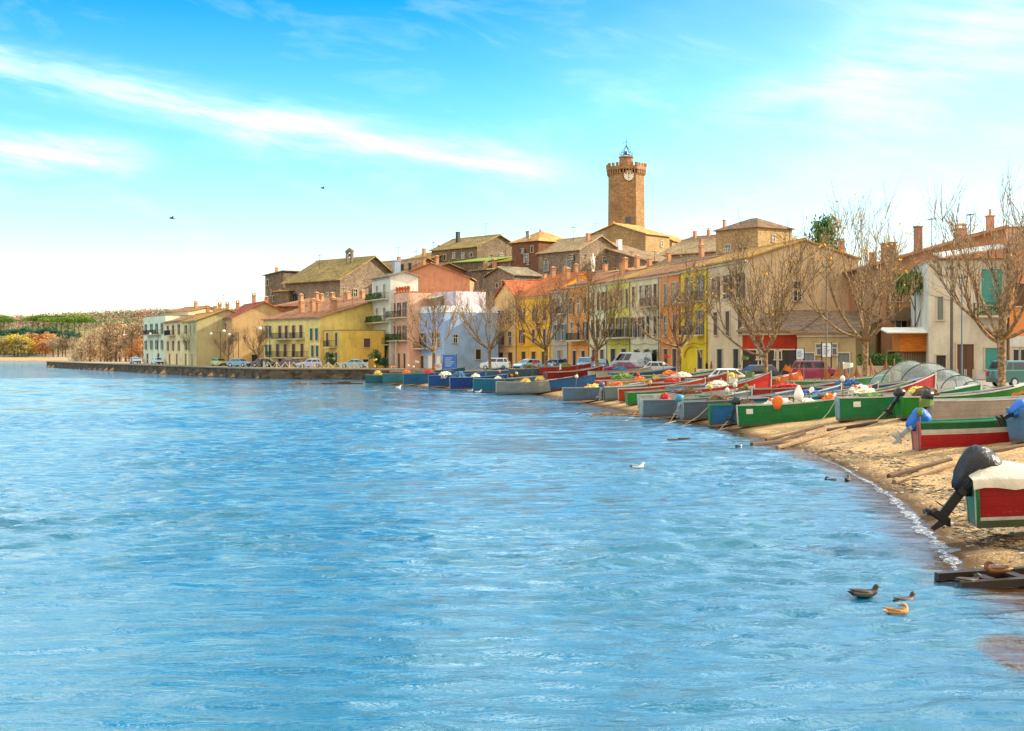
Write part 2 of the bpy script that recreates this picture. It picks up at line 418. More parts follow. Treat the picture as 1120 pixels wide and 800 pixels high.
ground, _ = grid('ground', xs, ys, height, G_MAT); struct(ground)

# water
m = NT('water'); pos = m.geo()
at_ = m.n('ShaderNodeAttribute'); at_.attribute_name = 'shallow'; at_.attribute_type = 'GEOMETRY'
sh = m.math('ADD', at_.outputs['Fac'], m.math('MULTIPLY', m.math('SUBTRACT', m.noise(pos, .9, 4, .6), .5), .5))
c = m.mix(m.ramp(sh, [(.4, (0, 0, 0)), (.75, (1,)*3)]), lin('#145a74'), lin('#3d280c'))
m.col(c)
big = m.noise(m.mapping(pos, (.30, 1.0, 1), (0, 0, R(-8))), .45, 3, .5, .3)
mid = m.noise(m.mapping(pos, (.34, 1.0, 1), (0, 0, R(6))), 2.1, 5, .62, .8)
sm = m.noise(m.mapping(pos, (.5, 1.0, 1), (0, 0, R(-3))), 6.5, 3, .55, .3)
hh = m.math('ADD', m.math('ADD', m.math('MULTIPLY', big, 1.1), m.math('MULTIPLY', mid, .62)), m.math('MULTIPLY', sm, .10))
bn = m.n('ShaderNodeBump'); bn.inputs['Strength'].default_value = 1; bn.inputs['Distance'].default_value = .085
yy = m.n('ShaderNodeSeparateXYZ'); m.l(pos, yy.inputs[0]); fy = m.n('ShaderNodeMapRange'); m.l(yy.outputs[1], fy.inputs[0]); fy.inputs[1].default_value = 150; fy.inputs[2].default_value = 330; fy.inputs[3].default_value = 0; fy.inputs[4].default_value = 1.6
far_ = m.math('MULTIPLY', m.noise(m.mapping(pos, (.3, 1, 1)), .8, 3, .6, .4), fy.outputs[0]); hh = m.math('ADD', hh, m.math('MULTIPLY', far_, 5.0))
m.l(hh, bn.inputs['Height']); m.l(bn.outputs[0], m.b.inputs['Normal'])
m.b.inputs['IOR'].default_value = 1.6
W_MAT = m.fin(.06)
wxs = axis([(-3000, -400, 200), (-400, -150, 20), (-150, -40, .8), (-40, 16, .17), (16, 30, 4)])
wys = axis([(-60, 12, 6), (12, 34, .075), (34, 50, .12), (50, 90, .2), (90, 215, .4), (215, 430, 1.0), (430, 700, 4), (700, 1500, 200)])
_r = np.random.RandomState(4); WV = []
for k in range(60):
    lam = .30*(10.0**(_r.rand()**1.5)); th = _r.normal(0, .36)+R(-8); WV.append((2*math.pi/lam*math.sin(th), 2*math.pi/lam*math.cos(th), _r.rand()*6.28, lam))
def wz(P):
    x, y = P[:, 0], P[:, 1]; wx = x+.5*np.sin(.9*y+.35*x)+.35*np.sin(.43*x-1.1*y+2); wy = y+.28*np.sin(.55*x+1.3)+.22*np.sin(1.25*x-.5*y)
    z = np.zeros(len(P)); dyl = np.where(y < 34, .08, np.where(y < 50, .12, np.where(y < 90, .2, np.where(y < 215, .4, np.where(y < 430, 1.0, 9.)))))
    for kx, ky, ph, lam in WV:
        amp = lam/(2*math.pi)*(.060 if .45 < lam < 1.5 else .020); z += amp*np.sin(kx*wx+ky*wy+ph)*np.clip((lam/dyl-2.2)/2, 0, 1)
    z *= .75+.5*np.sin(x*.21+y*.13)*np.sin(y*.17-x*.09+1)
    d, _ = sdist(P); return z*np.clip(-d/1.5, .12, 1)
water, WP = grid('water', wxs, wys, wz, W_MAT, keep=lambda P, z: height(P) < .15)
struct(water)
hw = height(WP); att = water.data.attributes.new('shallow', 'FLOAT', 'POINT')
att.data.foreach_set('value', np.clip(1+hw/.27, 0, 1).astype(np.float32))

# quay wall, its coping and the pavement on it
qp = [Vector((-19.0, 200)), Vector((-21.5, 206)), Vector((-38.5, 210.5)), Vector((-80, 286)), Vector((-128, 378)), Vector((-126, 386)), Vector((-112, 420))]
def offs(pts, d):
    o = []
    for i, p in enumerate(pts):
        a = pts[max(i-1, 0)]; b = pts[min(i+1, len(pts)-1)]; t = (b-a).normalized(); o.append(p+Vector((t.y, -t.x))*d)
    return o
def ribbon(mb, a, b, z0, z1):
    for i in range(len(a)-1):
        mb.prism([a[i], a[i+1], b[i+1], b[i]], z0, z1)
mb = MB(); mb.loft([[(*p, -2), (*q, -2), (*q, 1.42), (*p, 1.42)] for p, q in zip(offs(qp, -.25), offs(qp, 1.2))])
q = mb.build('quay_wall', stone('#6b6254', '#38342d', .5)); tag(q, 'long weathered stone quay wall standing in the lake at the left', 'quay wall')
mb = MB(); mb.loft([[(*p, 1.424), (*q_, 1.424), (*q_, 1.62), (*p, 1.62)] for p, q_ in zip(offs(qp, -.4), offs(qp, .6))])
c_ = mb.build('coping', plaster('#8f8370'), q)
mb = MB(); mb.loft([[(*p, 1.1), (*q_, 1.1), (*q_, 1.605), (*p, 1.605)] for p, q_ in zip(offs(qp[:-1], .6), offs(qp[:-1], 7))])
struct(mb.build('pavement', plaster('#9a917f')))
# ---------------------------------------------------------------- building kit
DK = paint('#2b2620', .6); GREEN_SH = paint('#1f5a48', .55); BROWN_SH = paint('#5a3a22', .6); GREY_SH = paint('#6d7a78', .6); TEAL_SH = paint('#2d8f86', .5)
WHITE_P = paint('#e8e4da', .6); STONE_TRIM = plaster('#c9bda6', .2); GLASS = glass(); IRON = paint('#23262a', .5, .2, .6)
SH = {'g': GREEN_SH, 'b': BROWN_SH, 'k': DK, 'y': GREY_SH, 't': TEAL_SH, 'w': WHITE_P}
WC = {}; WR = random.Random(12)
def cached(key, fn):
    if key not in WC: WC[key] = fn()
    return WC[key]
def win_frame(w, h, door=False):
    def f():
        b = MB(); t = .11; e = .11
        b.b2((-w/2-t, -e, 0 if not door else 0), (-w/2, .05, h)); b.b2((w/2, -e, 0), (w/2+t, .05, h))
        b.b2((-w/2-t, -e-.03, h), (w/2+t, .05, h+t))
        if not door: b.b2((-w/2-t-.06, -e-.07, -.09), (w/2+t+.06, .05, 0))
        return b.mesh('window_frame', STONE_TRIM)
    return cached(('wf', w, h, door), f)
def win_pane(w, h, style):
    def f():
        b = MB(); b.b2((-w/2, -.012, 0), (w/2, .02, h))
        b.cur = 1; s = .05
        b.b2((-s/2, -.035, 0), (s/2, -.012, h)); b.b2((-w/2, -.035, h*.62), (-s/2, -.012, h*.62+s)); b.b2((s/2, -.035, h*.62), (w/2, -.012, h*.62+s))
        for x in (-w/2, w/2-s): b.b2((x, -.03, 0), (x+s, -.012, h*.61))
        return b.mesh('pane', [GLASS, WHITE_P])
    return cached(('wp', w, h), f)
def shutter_mesh(w, h, mat, open_):
    def f():
        b = MB(); t = .05
        if open_: x0, x1, y = 0, w, -.10
        else: x0, x1, y = 0, w, -.045
        b.b2((x0, y-.03, 0), (x1, y+.03, h)) if False else None
        fr = .07
        b.b2((x0, y-.025, 0), (x0+fr, y+.025, h)); b.b2((x1-fr, y-.025, 0), (x1, y+.025, h))
        b.b2((x0+fr, y-.025, 0), (x1-fr, y+.025, fr)); b.b2((x0+fr, y-.025, h-fr), (x1-fr, y+.025, h))
        n = max(4, int(h/.16))
        for i in range(n):
            z = fr+(h-2*fr)*(i+.5)/n; q = (h-2*fr)/n*.62
            b.add([(x0+fr, y-.015, z-q), (x1-fr, y-.015, z-q), (x1-fr, y+.02, z+q), (x0+fr, y+.02, z+q)], [(0, 1, 2, 3)])
        return b.mesh('shutter', mat)
    return cached(('sh', round(w, 2), h, mat.name, open_), f)
def window(parent, loc, rz, w, h, style='', sc='g', door=False):
    fr = obj('window' if not door else 'doorway', win_frame(w, h, door), None, parent, loc, (0, 0, rz))
    if door:
        def f():
            b = MB(); b.b2((-w/2, -.02, 0), (w/2, .03, h))
            for x in (-w/4, w/4):
                for z0, z1 in ((.12, h*.42), (h*.48, h*.92)): b.b2((x-w*.17, -.045, z0), (x+w*.17, -.02, z1))
            b.b2((-.015, -.05, 0), (.015, -.02, h)); return b.mesh('door', SH[sc])
        obj('door', cached(('dr', w, h, sc), f), None, fr); return fr
    if style != 'c': obj('pane', win_pane(w, h, style), None, fr)
    if style == 'o':
        obj('shutter', shutter_mesh(w/2, h, SH[sc], True), None, fr, (-w, 0, 0)); obj('shutter', shutter_mesh(w/2, h, SH[sc], True), None, fr, (w/2, 0, 0))
    elif style == 'c':
        obj('shutter', shutter_mesh(w/2, h, SH[sc], False), None, fr, (-w/2, 0, 0)); obj('shutter', shutter_mesh(w/2, h, SH[sc], False), None, fr, (0, 0, 0))
    return fr
def balcony(parent, loc, rz, w, d=1.1, sc='iron', plants=False, h=1.0):
    def s(): b = MB(); b.b2((-w/2, -d, -.18), (w/2, .0, 0)); b.b2((-w/2-.05, -d-.05, -.05), (w/2+.05, -.002, .02)) if False else None; return b.mesh('balcony', STONE_TRIM)
    o = obj('balcony', cached(('bs', w, d), s), None, parent, loc, (0, 0, rz))
    def r():
        b = MB(); t = .035
        b.b2((-w/2, -d, h-.04), (w/2, -d+t, h)); b.b2((-w/2, -d, .08), (w/2, -d+t, .11))
        for x in (-w/2, w/2-t): b.b2((x, -d+t, h-.04), (x+t, -.01, h)); b.b2((x, -d+t, .08), (x+t, -.01, .11))
        n = int(w/.14)
        for i in range(n+1): x = -w/2+.01+(w-.04)*i/n; b.b2((x, -d+.005, 0), (x+.02, -d+.03, h-.045))
        for i in range(1, int(d/.14)):
            for x in (-w/2+.005, w/2-.03): b.b2((x, -d+i*.14, 0), (x+.02, -d+i*.14+.02, h-.045))
        return b.mesh('railing', IRON)
    obj('railing', cached(('br', w, d, h), r), None, o)
    if plants:
        b = MB(); rr = random.Random(int(w*100)+int(loc[0]*10))
        for i in range(int(w*55)):
            x = rr.uniform(-w/2, w/2); z = rr.uniform(.05, 1.1)*(.5+.5*math.sin(x*3+1)**2); y = -d+rr.uniform(-.25, .35)
            y = -d+rr.uniform(-.2, .3); a = Vector((x, y, z)); q = [Vector((rr.uniform(-.16, .16), rr.uniform(-.12, .12), rr.uniform(-.16, .16))) for _ in range(3)]
            b.add([a+p for p in q], [(0, 1, 2)])
        tag(b.build('plants', LEAF_GREEN, o), kind='stuff')
    return o
def leafmat(name, stops, tr=.25):
    m = NT(name); pos = m.geo(); n = m.n('ShaderNodeTexNoise'); n.inputs['Scale'].default_value = 1.1; n.inputs['Detail'].default_value = 4
    m.l(pos, n.inputs['Vector']); oi = m.n('ShaderNodeObjectInfo')
    fac = m.math('ADD', n.outputs[0], m.math('MULTIPLY', m.math('SUBTRACT', oi.outputs['Random'], .5), .22))
    m.col(m.ramp(fac, stops)); return m.fin(.7, 0, .2)
LEAF_GREEN = leafmat('leaves', [(.3, lin('#22401a')), (.55, lin('#3f6d2b')), (.7, lin('#6f9440'))])
def chimney(parent, loc, w=.6, h=1.3, mat=None, kind=0):
    b = MB(); b.b2((-w/2, -w/2, -.6), (w/2, w/2, h)); b.b2((-w/2-.07, -w/2-.07, h), (w/2+.07, w/2+.07, h+.1))
    if kind == 1:
        for x in (-1, 1):
            for y in (-1, 1): b.b2((x*w*.38-.05, y*w*.38-.05, h+.1), (x*w*.38+.05, y*w*.38+.05, h+.38))
        b.loft([[(-w/2-.1, -w/2-.1, h+.38), (w/2+.1, -w/2-.1, h+.38), (w/2+.1, w/2+.1, h+.38), (-w/2-.1, w/2+.1, h+.38)], [(-.05, -.05, h+.62), (.05, -.05, h+.62), (.05, .05, h+.62), (-.05, .05, h+.62)]])
    elif kind == 2: b.tube([(0, 0, h+.1), (0, 0, h+.7)], .12, 8)
    return b.build('chimney', mat or plaster('#b98a66'), parent, loc)
def antenna(parent, loc, h=2.2, seed=0):
    rr = random.Random(seed); b = MB(); b.tube([(0, 0, -.4), (0, 0, h)], .03, 5)
    a = rr.uniform(0, 3.1); dx, dy = math.cos(a), math.sin(a)
    b.tube([(-dx*.7, -dy*.7, h-.1), (dx*.7, dy*.7, h-.1)], .018, 4)
    for i in range(6):
        t = -.65+i*.26; l = .38-.03*i; b.tube([(dx*t-dy*l, dy*t+dx*l, h-.1), (dx*t+dy*l, dy*t-dx*l, h-.1)], .012, 4)
    b.tube([(-dy*.45, dx*.45, h-.75), (dy*.45, -dx*.45, h-.75)], .015, 4)
    return b.build('antenna', IRON, parent, loc)

def house(name, label, A, B, depth, he, wall, roof, rtype='side', rise=1.7, z0=None, wins=(), cat='house', ov=.45, apex=.5, chim=(), ants=(), group=None, trim=True, base=None):
    A, B = Vector(A[:2]), Vector(B[:2]); Wd = (B-A).length; ang = math.atan2(B.y-A.y, B.x-A.x)
    n = Vector((-(B-A).y, (B-A).x)).normalized()
    if z0 is None: z0 = min(H1(*A), H1(*B))-.15
    h = he-z0; root = thing(name, label, cat, (A.x, A.y, z0), ang, group)
    b = MB(); D = depth; sl = 0
    def ztop(x, y):
        if rtype == 'side': return h+rise*(1-abs(y-D*apex)/(D*apex if y < D*apex else D*(1-apex)))
        if rtype == 'front': return h+rise*(1-abs(x-Wd*apex)/(Wd*apex if x < Wd*apex else Wd*(1-apex)))
        if rtype == 'shed': return h+rise*y/D
        if rtype == 'shedl': return h+rise*x/Wd
        if rtype == 'shedr': return h+rise*(1-x/Wd)
        return h
    fx = [0, Wd*apex, Wd] if rtype == 'front' else [0, Wd]; sy = [0, D*apex, D] if rtype == 'side' else [0, D]
    dz = 3.0
    def wallp(pts):
        b.poly([(x, y, -dz) for x, y in (pts[0], pts[-1])]+[(x, y, ztop(x, y)) for x, y in reversed(pts)])
    wallp([(x, 0) for x in fx]); wallp([(Wd, y) for y in sy]); wallp([(x, D) for x in reversed(fx)]); wallp([(0, y) for y in reversed(sy)])
    if rtype == 'flat': b.poly([(0, 0, h-.5), (Wd, 0, h-.5), (Wd, D, h-.5), (0, D, h-.5)])
    w_ = b.build('wall', wall, root)
    b = MB(); t = .16; e = .03
    if rtype == 'side':
        s1 = rise/(D*apex); s2 = rise/(D*(1-apex)); zr = h+rise+t+e; yr = D*apex
        b.slab((-ov, -ov, zr-s1*(yr+ov)), (Wd+ov, -ov, zr-s1*(yr+ov)), (Wd+ov, yr, zr), (-ov, yr, zr), t)
        b.slab((Wd+ov, D+ov, zr-s2*(D-yr+ov)), (-ov, D+ov, zr-s2*(D-yr+ov)), (-ov, yr, zr), (Wd+ov, yr, zr), t)
        b.tube([(-ov, yr, zr+.02), (Wd+ov, yr, zr+.02)], .11, 6)
    elif rtype == 'front':
        xr = Wd*apex; s1 = rise/xr; s2 = rise/(Wd-xr); zr = h+rise+t+e
        b.slab((-ov, D+ov, zr-s1*(xr+ov)), (-ov, -ov, zr-s1*(xr+ov)), (xr, -ov, zr), (xr, D+ov, zr), t)
        b.slab((Wd+ov, -ov, zr-s2*(Wd-xr+ov)), (Wd+ov, D+ov, zr-s2*(Wd-xr+ov)), (xr, D+ov, zr), (xr, -ov, zr), t)
        b.tube([(xr, -ov, zr+.02), (xr, D+ov, zr+.02)], .11, 6)
    elif rtype == 'shed':
        s = rise/D; b.slab((-ov, -ov, h-s*ov+t+e), (Wd+ov, -ov, h-s*ov+t+e), (Wd+ov, D+ov, h+rise+s*ov+t+e), (-ov, D+ov, h+rise+s*ov+t+e), t)
    elif rtype in ('shedl', 'shedr'):
        s = rise/Wd
        if rtype == 'shedl': b.slab((-ov, D+ov, h-s*ov+t+e), (-ov, -ov, h-s*ov+t+e), (Wd+ov, -ov, h+rise+s*ov+t+e), (Wd+ov, D+ov, h+rise+s*ov+t+e), t)
        else: b.slab((Wd+ov, -ov, h-s*ov+t+e), (Wd+ov, D+ov, h-s*ov+t+e), (-ov, D+ov, h+rise+s*ov+t+e), (-ov, -ov, h+rise+s*ov+t+e), t)
    elif rtype == 'hip':
        q = min(Wd, D)/2; zr = h+rise+t; ze = h+t+e-.08
        c = [(-ov, -ov, ze), (Wd+ov, -ov, ze), (Wd+ov, D+ov, ze), (-ov, D+ov, ze)]
        if Wd >= D: r0, r1 = (q, D/2, zr), (Wd-q, D/2, zr); fs = [(c[0], c[1], r1, r0), (c[1], c[2], r1, r1), (c[2], c[3], r0, r1), (c[3], c[0], r0, r0)]
        else: r0, r1 = (Wd/2, q, zr), (Wd/2, D-q, zr); fs = [(c[0], c[1], r0, r0), (c[1], c[2], r1, r0), (c[2], c[3], r1, r1), (c[3], c[0], r0, r1)]
        for f in fs: b.slab(*f, .12)
    elif rtype == 'flat':
        p = .25; 
        for lo, hi in (((-.06, -.06), (Wd+.06, p)), ((-.06, D-p), (Wd+.06, D+.06)), ((-.06, p), (p, D-p)), ((Wd-p, p), (Wd+.06, D-p))): b.b2((*lo, h), (*hi, h+.12))
    rf = b.build('roof', roof, root)
    for k, c in enumerate(chim):       # x fraction, y fraction, height, kind
        x, y = c[0]*Wd, c[1]*D; chimney(rf, (x, y, ztop(x, y)+.1), c[4] if len(c) > 4 else .6, c[2], c[5] if len(c) > 5 else None, c[3])
    for k, c in enumerate(ants): x, y = c[0]*Wd, c[1]*D; antenna(root, (x, y, ztop(x, y)+.1), c[2], k*7+int(A.x*3) % 91)
    if trim and rtype in ('side', 'shed', 'hip'):
        b = MB(); b.b2((.003, -.16, h-.32), (Wd-.003, -.004, h-.06)); b.build('cornice', STONE_TRIM, root)
    if base:
        b = MB(); b.b2((.003, -.03, -1), (Wd-.003, -.003, base[0])); b.build('plinth', plaster(base[1]), root)
    for wn_ in wins:
        face, fr, z, w, hh = wn_[:5]; style = wn_[5] if len(wn_) > 5 else ''; sc = wn_[6] if len(wn_) > 6 else 'g'; ex = wn_[7] if len(wn_) > 7 else ''
        for f in (fr if isinstance(fr, (list, tuple)) else [fr]):
            if face == 'F': loc, rz = (f*Wd, -.002, z), 0
            elif face == 'R': loc, rz = (Wd+.002, f*D, z), R(90)
            else: loc, rz = (-.002, f*D, z), R(-90)
            if style == 'bal': balcony(root, loc, rz, w, hh, plants=bool(ex)); continue
            if style == 'door': window(root, (loc[0], loc[1], max(z, .12)), rz, w, hh, sc=sc, door=True); continue
            st = style
            if style == 'c' and D > 5 and cat == 'house' and name == 'terraced_house': st = WR.choice(['c', 'c', 'c', 'o', '', 'o'])
            window(root, loc, rz, w, hh, st, sc)
            if ex == 'b': balcony(root, (loc[0], loc[1], z), rz, round(w+1.0, 2), .8)
    return root, Wd, h
def col_on(u, P, Q):
    """the point of ground line P-Q that stands in image column u"""
    k = (u-560)/F; P = Vector(P); Q = Vector(Q); d = Q-P; t = (k*P.y-P.x)/(d.x-k*d.y); return P+d*t
def pu(u, D): return Vector(((u-560)/F*D, D))

# ---------------------------------------------------------------- left group along the quay
LP, LQ = (-71, 291), (-29.7, 215)
T_OR = tiles('#a8724a', '#6e5038'); T_OCH = tiles('#c08a3c', '#7a6a3a'); T_RED = tiles('#b8603a', '#7e4a30'); T_BRN = tiles('#8a6a4c', '#584a3c'); T_GRY = tiles('#8f8068', '#5d5a48')
T_GOLD = tiles('#c99a58', '#8d6f48')
a, b = pu(157, 306), pu(181, 290)
house('apartment_house', 'white three storey house with flat roof and green shutters, leftmost of the lakeside houses', a, b, 11, 11.9, plaster('#cfe0c8'), T_GRY, 'flat',
      wins=[('F', [.12, .38, .62, .86], 6.6, .9, 2.2, 'o', 'g'), ('F', [.12, .38, .62, .86], 3.3, .9, 1.9, 'o', 'g'), ('F', [.2, .7], 0, 1.4, 2.2, 'door', 'k'), ('F', .5, 6.5, 11, 1.1, 'bal')], base=(1.2, '#d7d2c2'))
a, b = pu(181, 312), pu(206, 304)
house('house', 'low attic storey with tiled roof rising behind the leftmost white house', a, b, 10, 13.2, plaster('#c9b88f'), T_OR, 'side', 1.0, wins=[('F', [.3, .7], 9, .9, 1.2, '')], chim=[(.8, .3, 1.2, 1)])
a, b = pu(180, 287), pu(200, 268)
house('house', 'narrow cream house with small balconies, third from the left end of the quay', a, b, 13, 10.3, plaster('#e0cfa0'), T_OR, 'side', 1.6,
      wins=[('F', [.2, .5, .8], 6.2, .9, 1.9, 'o', 'b'), ('F', [.2, .5, .8], 3.0, .9, 1.9, 'o', 'g'), ('F', [.3, .7], 0, 1.3, 2.2, 'door', 'b'), ('F', .45, 6.1, 7, 1.1, 'bal')], chim=[(.3, .6, 1.3, 1), (.6, .5, 1.1, 1)], ants=[(.5, .5, 2.5)])
a, b = pu(200, 266), pu(212, 256)
house('house', 'pale yellow house squeezed between the cream house and the greenish gable', a, b, 12, 10.0, plaster('#d9cf98'), T_OCH, 'side', 1.9,
      wins=[('F', [.3, .7], 6.2, .9, 1.6, 'o', 'g'), ('F', [.3, .7], 3.1, .9, 1.7, 'o', 'g'), ('F', [.3, .7], 0, 1.2, 2.2, 'door', 'b')], chim=[(.5, .5, 1.2, 1)], ants=[(.2, .5, 2.2)])
a, b = pu(212, 254), pu(215, 249)
house('house', 'olive plaster house with plain greenish gable wall and tiled roof facing the quay', pu(206, 258), b, 11, 9.9, plaster('#b9b083'), T_OCH, 'side', 2.0,
      wins=[('F', [.3, .75], 6.0, .9, 1.6, 'c', 'g'), ('R', .62, 2.6, 1.6, 1.4, '', 'k'), ('F', .5, 0, 1.2, 2.2, 'door', 'b')], chim=[(.4, .6, 1.4, 1), (.7, .35, 1.1, 0)], ants=[(.6, .5, 2.8)])
a, b = pu(234, 262), pu(254, 244)
house('house', 'ochre house with wide bare gable wall and one dark square window high up', a, b, 11.5, 10.3, plaster('#c8a878'), tiles('#a9553a', '#6e3d2c'), 'side', 2.7,
      wins=[('F', [.25, .65], 6.4, .9, 1.5, 'o', 'b'), ('F', [.25, .65], 3.2, .9, 1.5, 'o', 'b'), ('R', .58, 5.4, 1.0, 1.0, '', 'k'), ('F', .5, 0, 1.5, 2.2, 'door', 'k'), ('R', .35, 0, 1.2, 2.1, 'door', 'k')],
      chim=[(.5, .5, 1.5, 1), (.3, .3, 1.3, 1), (.8, .6, 1.2, 1)], ants=[(.3, .5, 3)])
# yellow house with long balconies
a, b = pu(289, 237), pu(350, 222)
house('house', 'long pale yellow house with two tiers of iron balconies behind the zigzag fence', a, b, 12, 9.7, plaster('#e3d284'), T_OR, 'shed', 3.3,
      wins=[('F', [.05, .12], 5.3, .9, 1.8, 'c', 'g'), ('F', [.05, .12], 2.1, .9, 1.8, 'c', 'g'), ('F', [.3, .42, .55, .68], 5.0, 1.0, 2.1, 'c', 'b'), ('F', [.26, .4, .55, .7], 1.9, 1.0, 2.1, 'c', 'b'),
            ('F', .38, 4.9, 5.4, 1.2, 'bal'), ('F', .66, 4.9, 3.2, 1.2, 'bal'), ('F', .34, 1.8, 7.5, 1.2, 'bal'), ('F', .72, 1.8, 3.4, 1.2, 'bal'), ('F', [.86, .95], 4.6, .9, 1.9, 'c', 'g'), ('F', [.88, .96], 1.9, .8, 1.8, 'c', 'g'), ('F', [.3, .6, .8], 0, 1.1, 1.4, 'door', 'k')],
      chim=[(.35, .3, 1.6, 1, .8), (.5, .35, 1.7, 1, .8), (.65, .3, 1.5, 1, .7), (.8, .4, 1.6, 1, .8), (.92, .3, 1.5, 1, .7)], ants=[(.55, .8, 2.6), (.8, .7, 2.4)])
a, b = pu(352, 223), pu(374, 215)
house('house', 'flat roofed mustard house with one brown shuttered window in its plain side wall', a, b, 7.2, 7.5, plaster('#d8b95a'), T_GRY, 'flat',
      wins=[('F', [.3, .75], 3.6, 1.0, 2.1, 'c', 'b'), ('F', [.3, .75], .6, 1.0, 2.0, 'c', 'b'), ('F', .55, 3.5, 3.0, 1.1, 'bal'), ('R', .58, 3.4, 1.1, 1.4, 'c', 'b'), ('R', .55, .2, .9, 1.3, 'c', 'k')])
a, b = pu(390, 236), pu(412, 231)
house('house', 'small yellow wall with shutters seen between the mustard house and the white tower block', a, b, 6, 11.8, plaster('#d6b35a'), T_OR, 'shed', 1.2, wins=[('F', [.25, .6], 7.6, .8, 1.9, 'c', 'g')], chim=[(.3, .5, 1.6, 2)])
# tall white block, pink block, blue and white corner house
a, b = pu(407, 228), pu(427, 218)
house('apartment_house', 'narrow white four storey block with plant filled balconies on every floor', a, b, 4.6, 16.2, plaster('#d5d8cc', .25), T_GRY, 'side', .6, cat='apartment house',
      wins=[('F', [.3, .7], 11.3, 1.0, 2.2, '', 'g'), ('F', [.3, .7], 7.6, 1.0, 2.2, '', 'g'), ('F', [.3, .7], 4.0, 1.0, 2.2, '', 'g'), ('F', [.3, .75], 0, 1.2, 2.2, 'door', 'k'),
            ('F', .5, 11.2, 9.5, 1.3, 'bal', '', 'p'), ('F', .5, 7.5, 9.5, 1.3, 'bal', '', 'p'), ('F', .5, 3.9, 9.5, 1.3, 'bal', '', 'p')], chim=[(.9, .3, 2.0, 0, 1.0, plaster('#9fb0c0'))])
a, b = pu(427, 220), pu(447, 212)
house('apartment_house', 'pink block with roof terrace pots and red flower boxes on its balconies', a, b, 8, 13.4, plaster('#e3b49a'), T_RED, 'flat', cat='apartment house',
      wins=[('F', [.2, .5, .8], 8.2, .8, 2.2, 'o', 'b'), ('F', [.2, .5, .8], 4.6, .8, 2.2, 'o', 'b'), ('F', [.2, .5, .8], .1, 1.0, 2.3, 'door', 'b'), ('F', .5, 8.1, 7.5, 1.1, 'bal'), ('F', .5, 4.5, 7.5, 1.1, 'bal', '', 'p')])
for k, f in enumerate((.12, .27, .42, .57, .72, .87)):
    p = Vector(a).lerp(Vector(b), f); bb = MB(); bb.lathe([(.16, 0), (.28, .45), (.3, .5), (.24, .5)], n=10); bb.ball((0, 0, .62), .3, 8, 5, .3)
    tag(bb.build('flower_pot', paint('#a5502e', .8), None, (p.x+.35, p.y+.2, 13.53)), 'round terracotta pot in the row along the parapet of the pink block', 'flower pot', 'terracotta pots on the pink block')
a, b = pu(447, 216), pu(486, 206)
r_, w1, h1 = house('corner_house', 'blue and white corner house with roof terrace behind two bare trees', a, b, 9.4, 10.1, plaster('#93b4dc', .3), plaster('#e6e9ec', .15), 'flat',
      wins=[('F', [.1, .25, .42], 3.8, .9, 2.2, 'o', 'b'), ('F', [.7, .85], 3.8, .9, 2.2, '', 'b'), ('F', .32, 3.7, 6.8, 1.1, 'bal'), ('F', [.12, .4], 0, 1.1, 2.4, 'door', 'b'), ('F', [.62, .85], 0, 1.4, 2.5, 'door', 'w'), ('R', .62, 2.0, .9, 1.5, 'c', 'k'), ('R', .2, 4.5, .7, 1.2, '', 'k')])
bb = MB(); bb.b2((.0, 0, h1+.12), (w1, .2, h1+1.0)); bb.b2((w1-.2, .21, h1+.12), (w1, 9.3, h1+1.0)); bb.build('parapet', plaster('#dfe5ea', .2), r_)
bb = MB(); bb.b2((.1, 2.2, h1-.4), (w1-.35, 7.4, h1+3.2)); up = bb.build('upper_storey', plaster('#d3cbd8', .2), r_)
window(r_, (w1*.3, 2.198, h1+.2), 0, 1.4, 2.1, '', 'w'); window(r_, (w1*.62, 2.198, h1+.2), 0, 1.0, 2.1, 'c', 'b')
bb = MB(); bb.slab((.8, .5, h1+2.3), (w1-4, .5, h1+2.3), (w1-4, 2.19, h1+2.75), (.8, 2.19, h1+2.75), .08); bb.build('awning', paint('#c9c2b0', .9), r_)

# pink gabled house above
a, b = pu(429, 238), pu(514, 237)
house('house', 'large salmon pink house with broad low gable above the blue corner house', a, b, 9, 16.9, plaster('#c98e70', .25), tiles('#a07452', '#6e5440'), 'front', 2.5, apex=.5, z0=8,
      wins=[('F', .78, 3.6, 3.4, 1.9, 'c', 'w')], chim=[(.1, .3, 1.9, 0, .5, DK), (.2, .3, 1.6, 0, .5, DK)], ants=[(.05, .4, 3), (.28, .3, 3.4)])
# ---------------------------------------------------------------- the lakefront row
RL = [(541, 215), (566, 210), (603, 200), (622, 194), (645, 186), (665, 179.5), (690, 171), (722, 161.5), (745, 155), (775, 146.5), (820, 135)]
def rp(i): return pu(*RL[i])
def pipe(root, w, h):
    b = MB(); b.tube([(w-.25, -.1, 0), (w-.25, -.1, h-.3)], .05, 5); b.build('drainpipe', paint('#6a5f52', .6), root)
    b = MB(); b.tube([(x*w/8, -.06-.03*math.sin(x), 3.4+.10*math.cos(x*1.57)+.0*x) for x in range(9)], .018, 4); b.build('cable', IRON, root)
def rowh(*a, **k):
    r = rowh_(*a, **k); pipe(*r); return r
def rowh_(i, he, label, wallc, roofm=T_OR, rt='side', rise=1.7, wins=(), **k):
    return house('terraced_house', label, rp(i), rp(i+1), k.pop('depth', 11), he, plaster(wallc), roofm, rt, rise, wins=wins, ov=k.pop('ov', .28), **k)
rowh(0, 12.3, 'cream gabled house with red roof at the left end of the lakefront row', '#e6bf80', T_RED, 'front', 2.6, ov=.4,
     wins=[('F', [.28, .68], 7.0, .9, 2.0, 'c', 'b'), ('F', [.28, .68], 3.7, .9, 2.0, 'c', 'b'), ('F', [.3, .7], 0, 1.2, 2.4, 'door', 'b')])
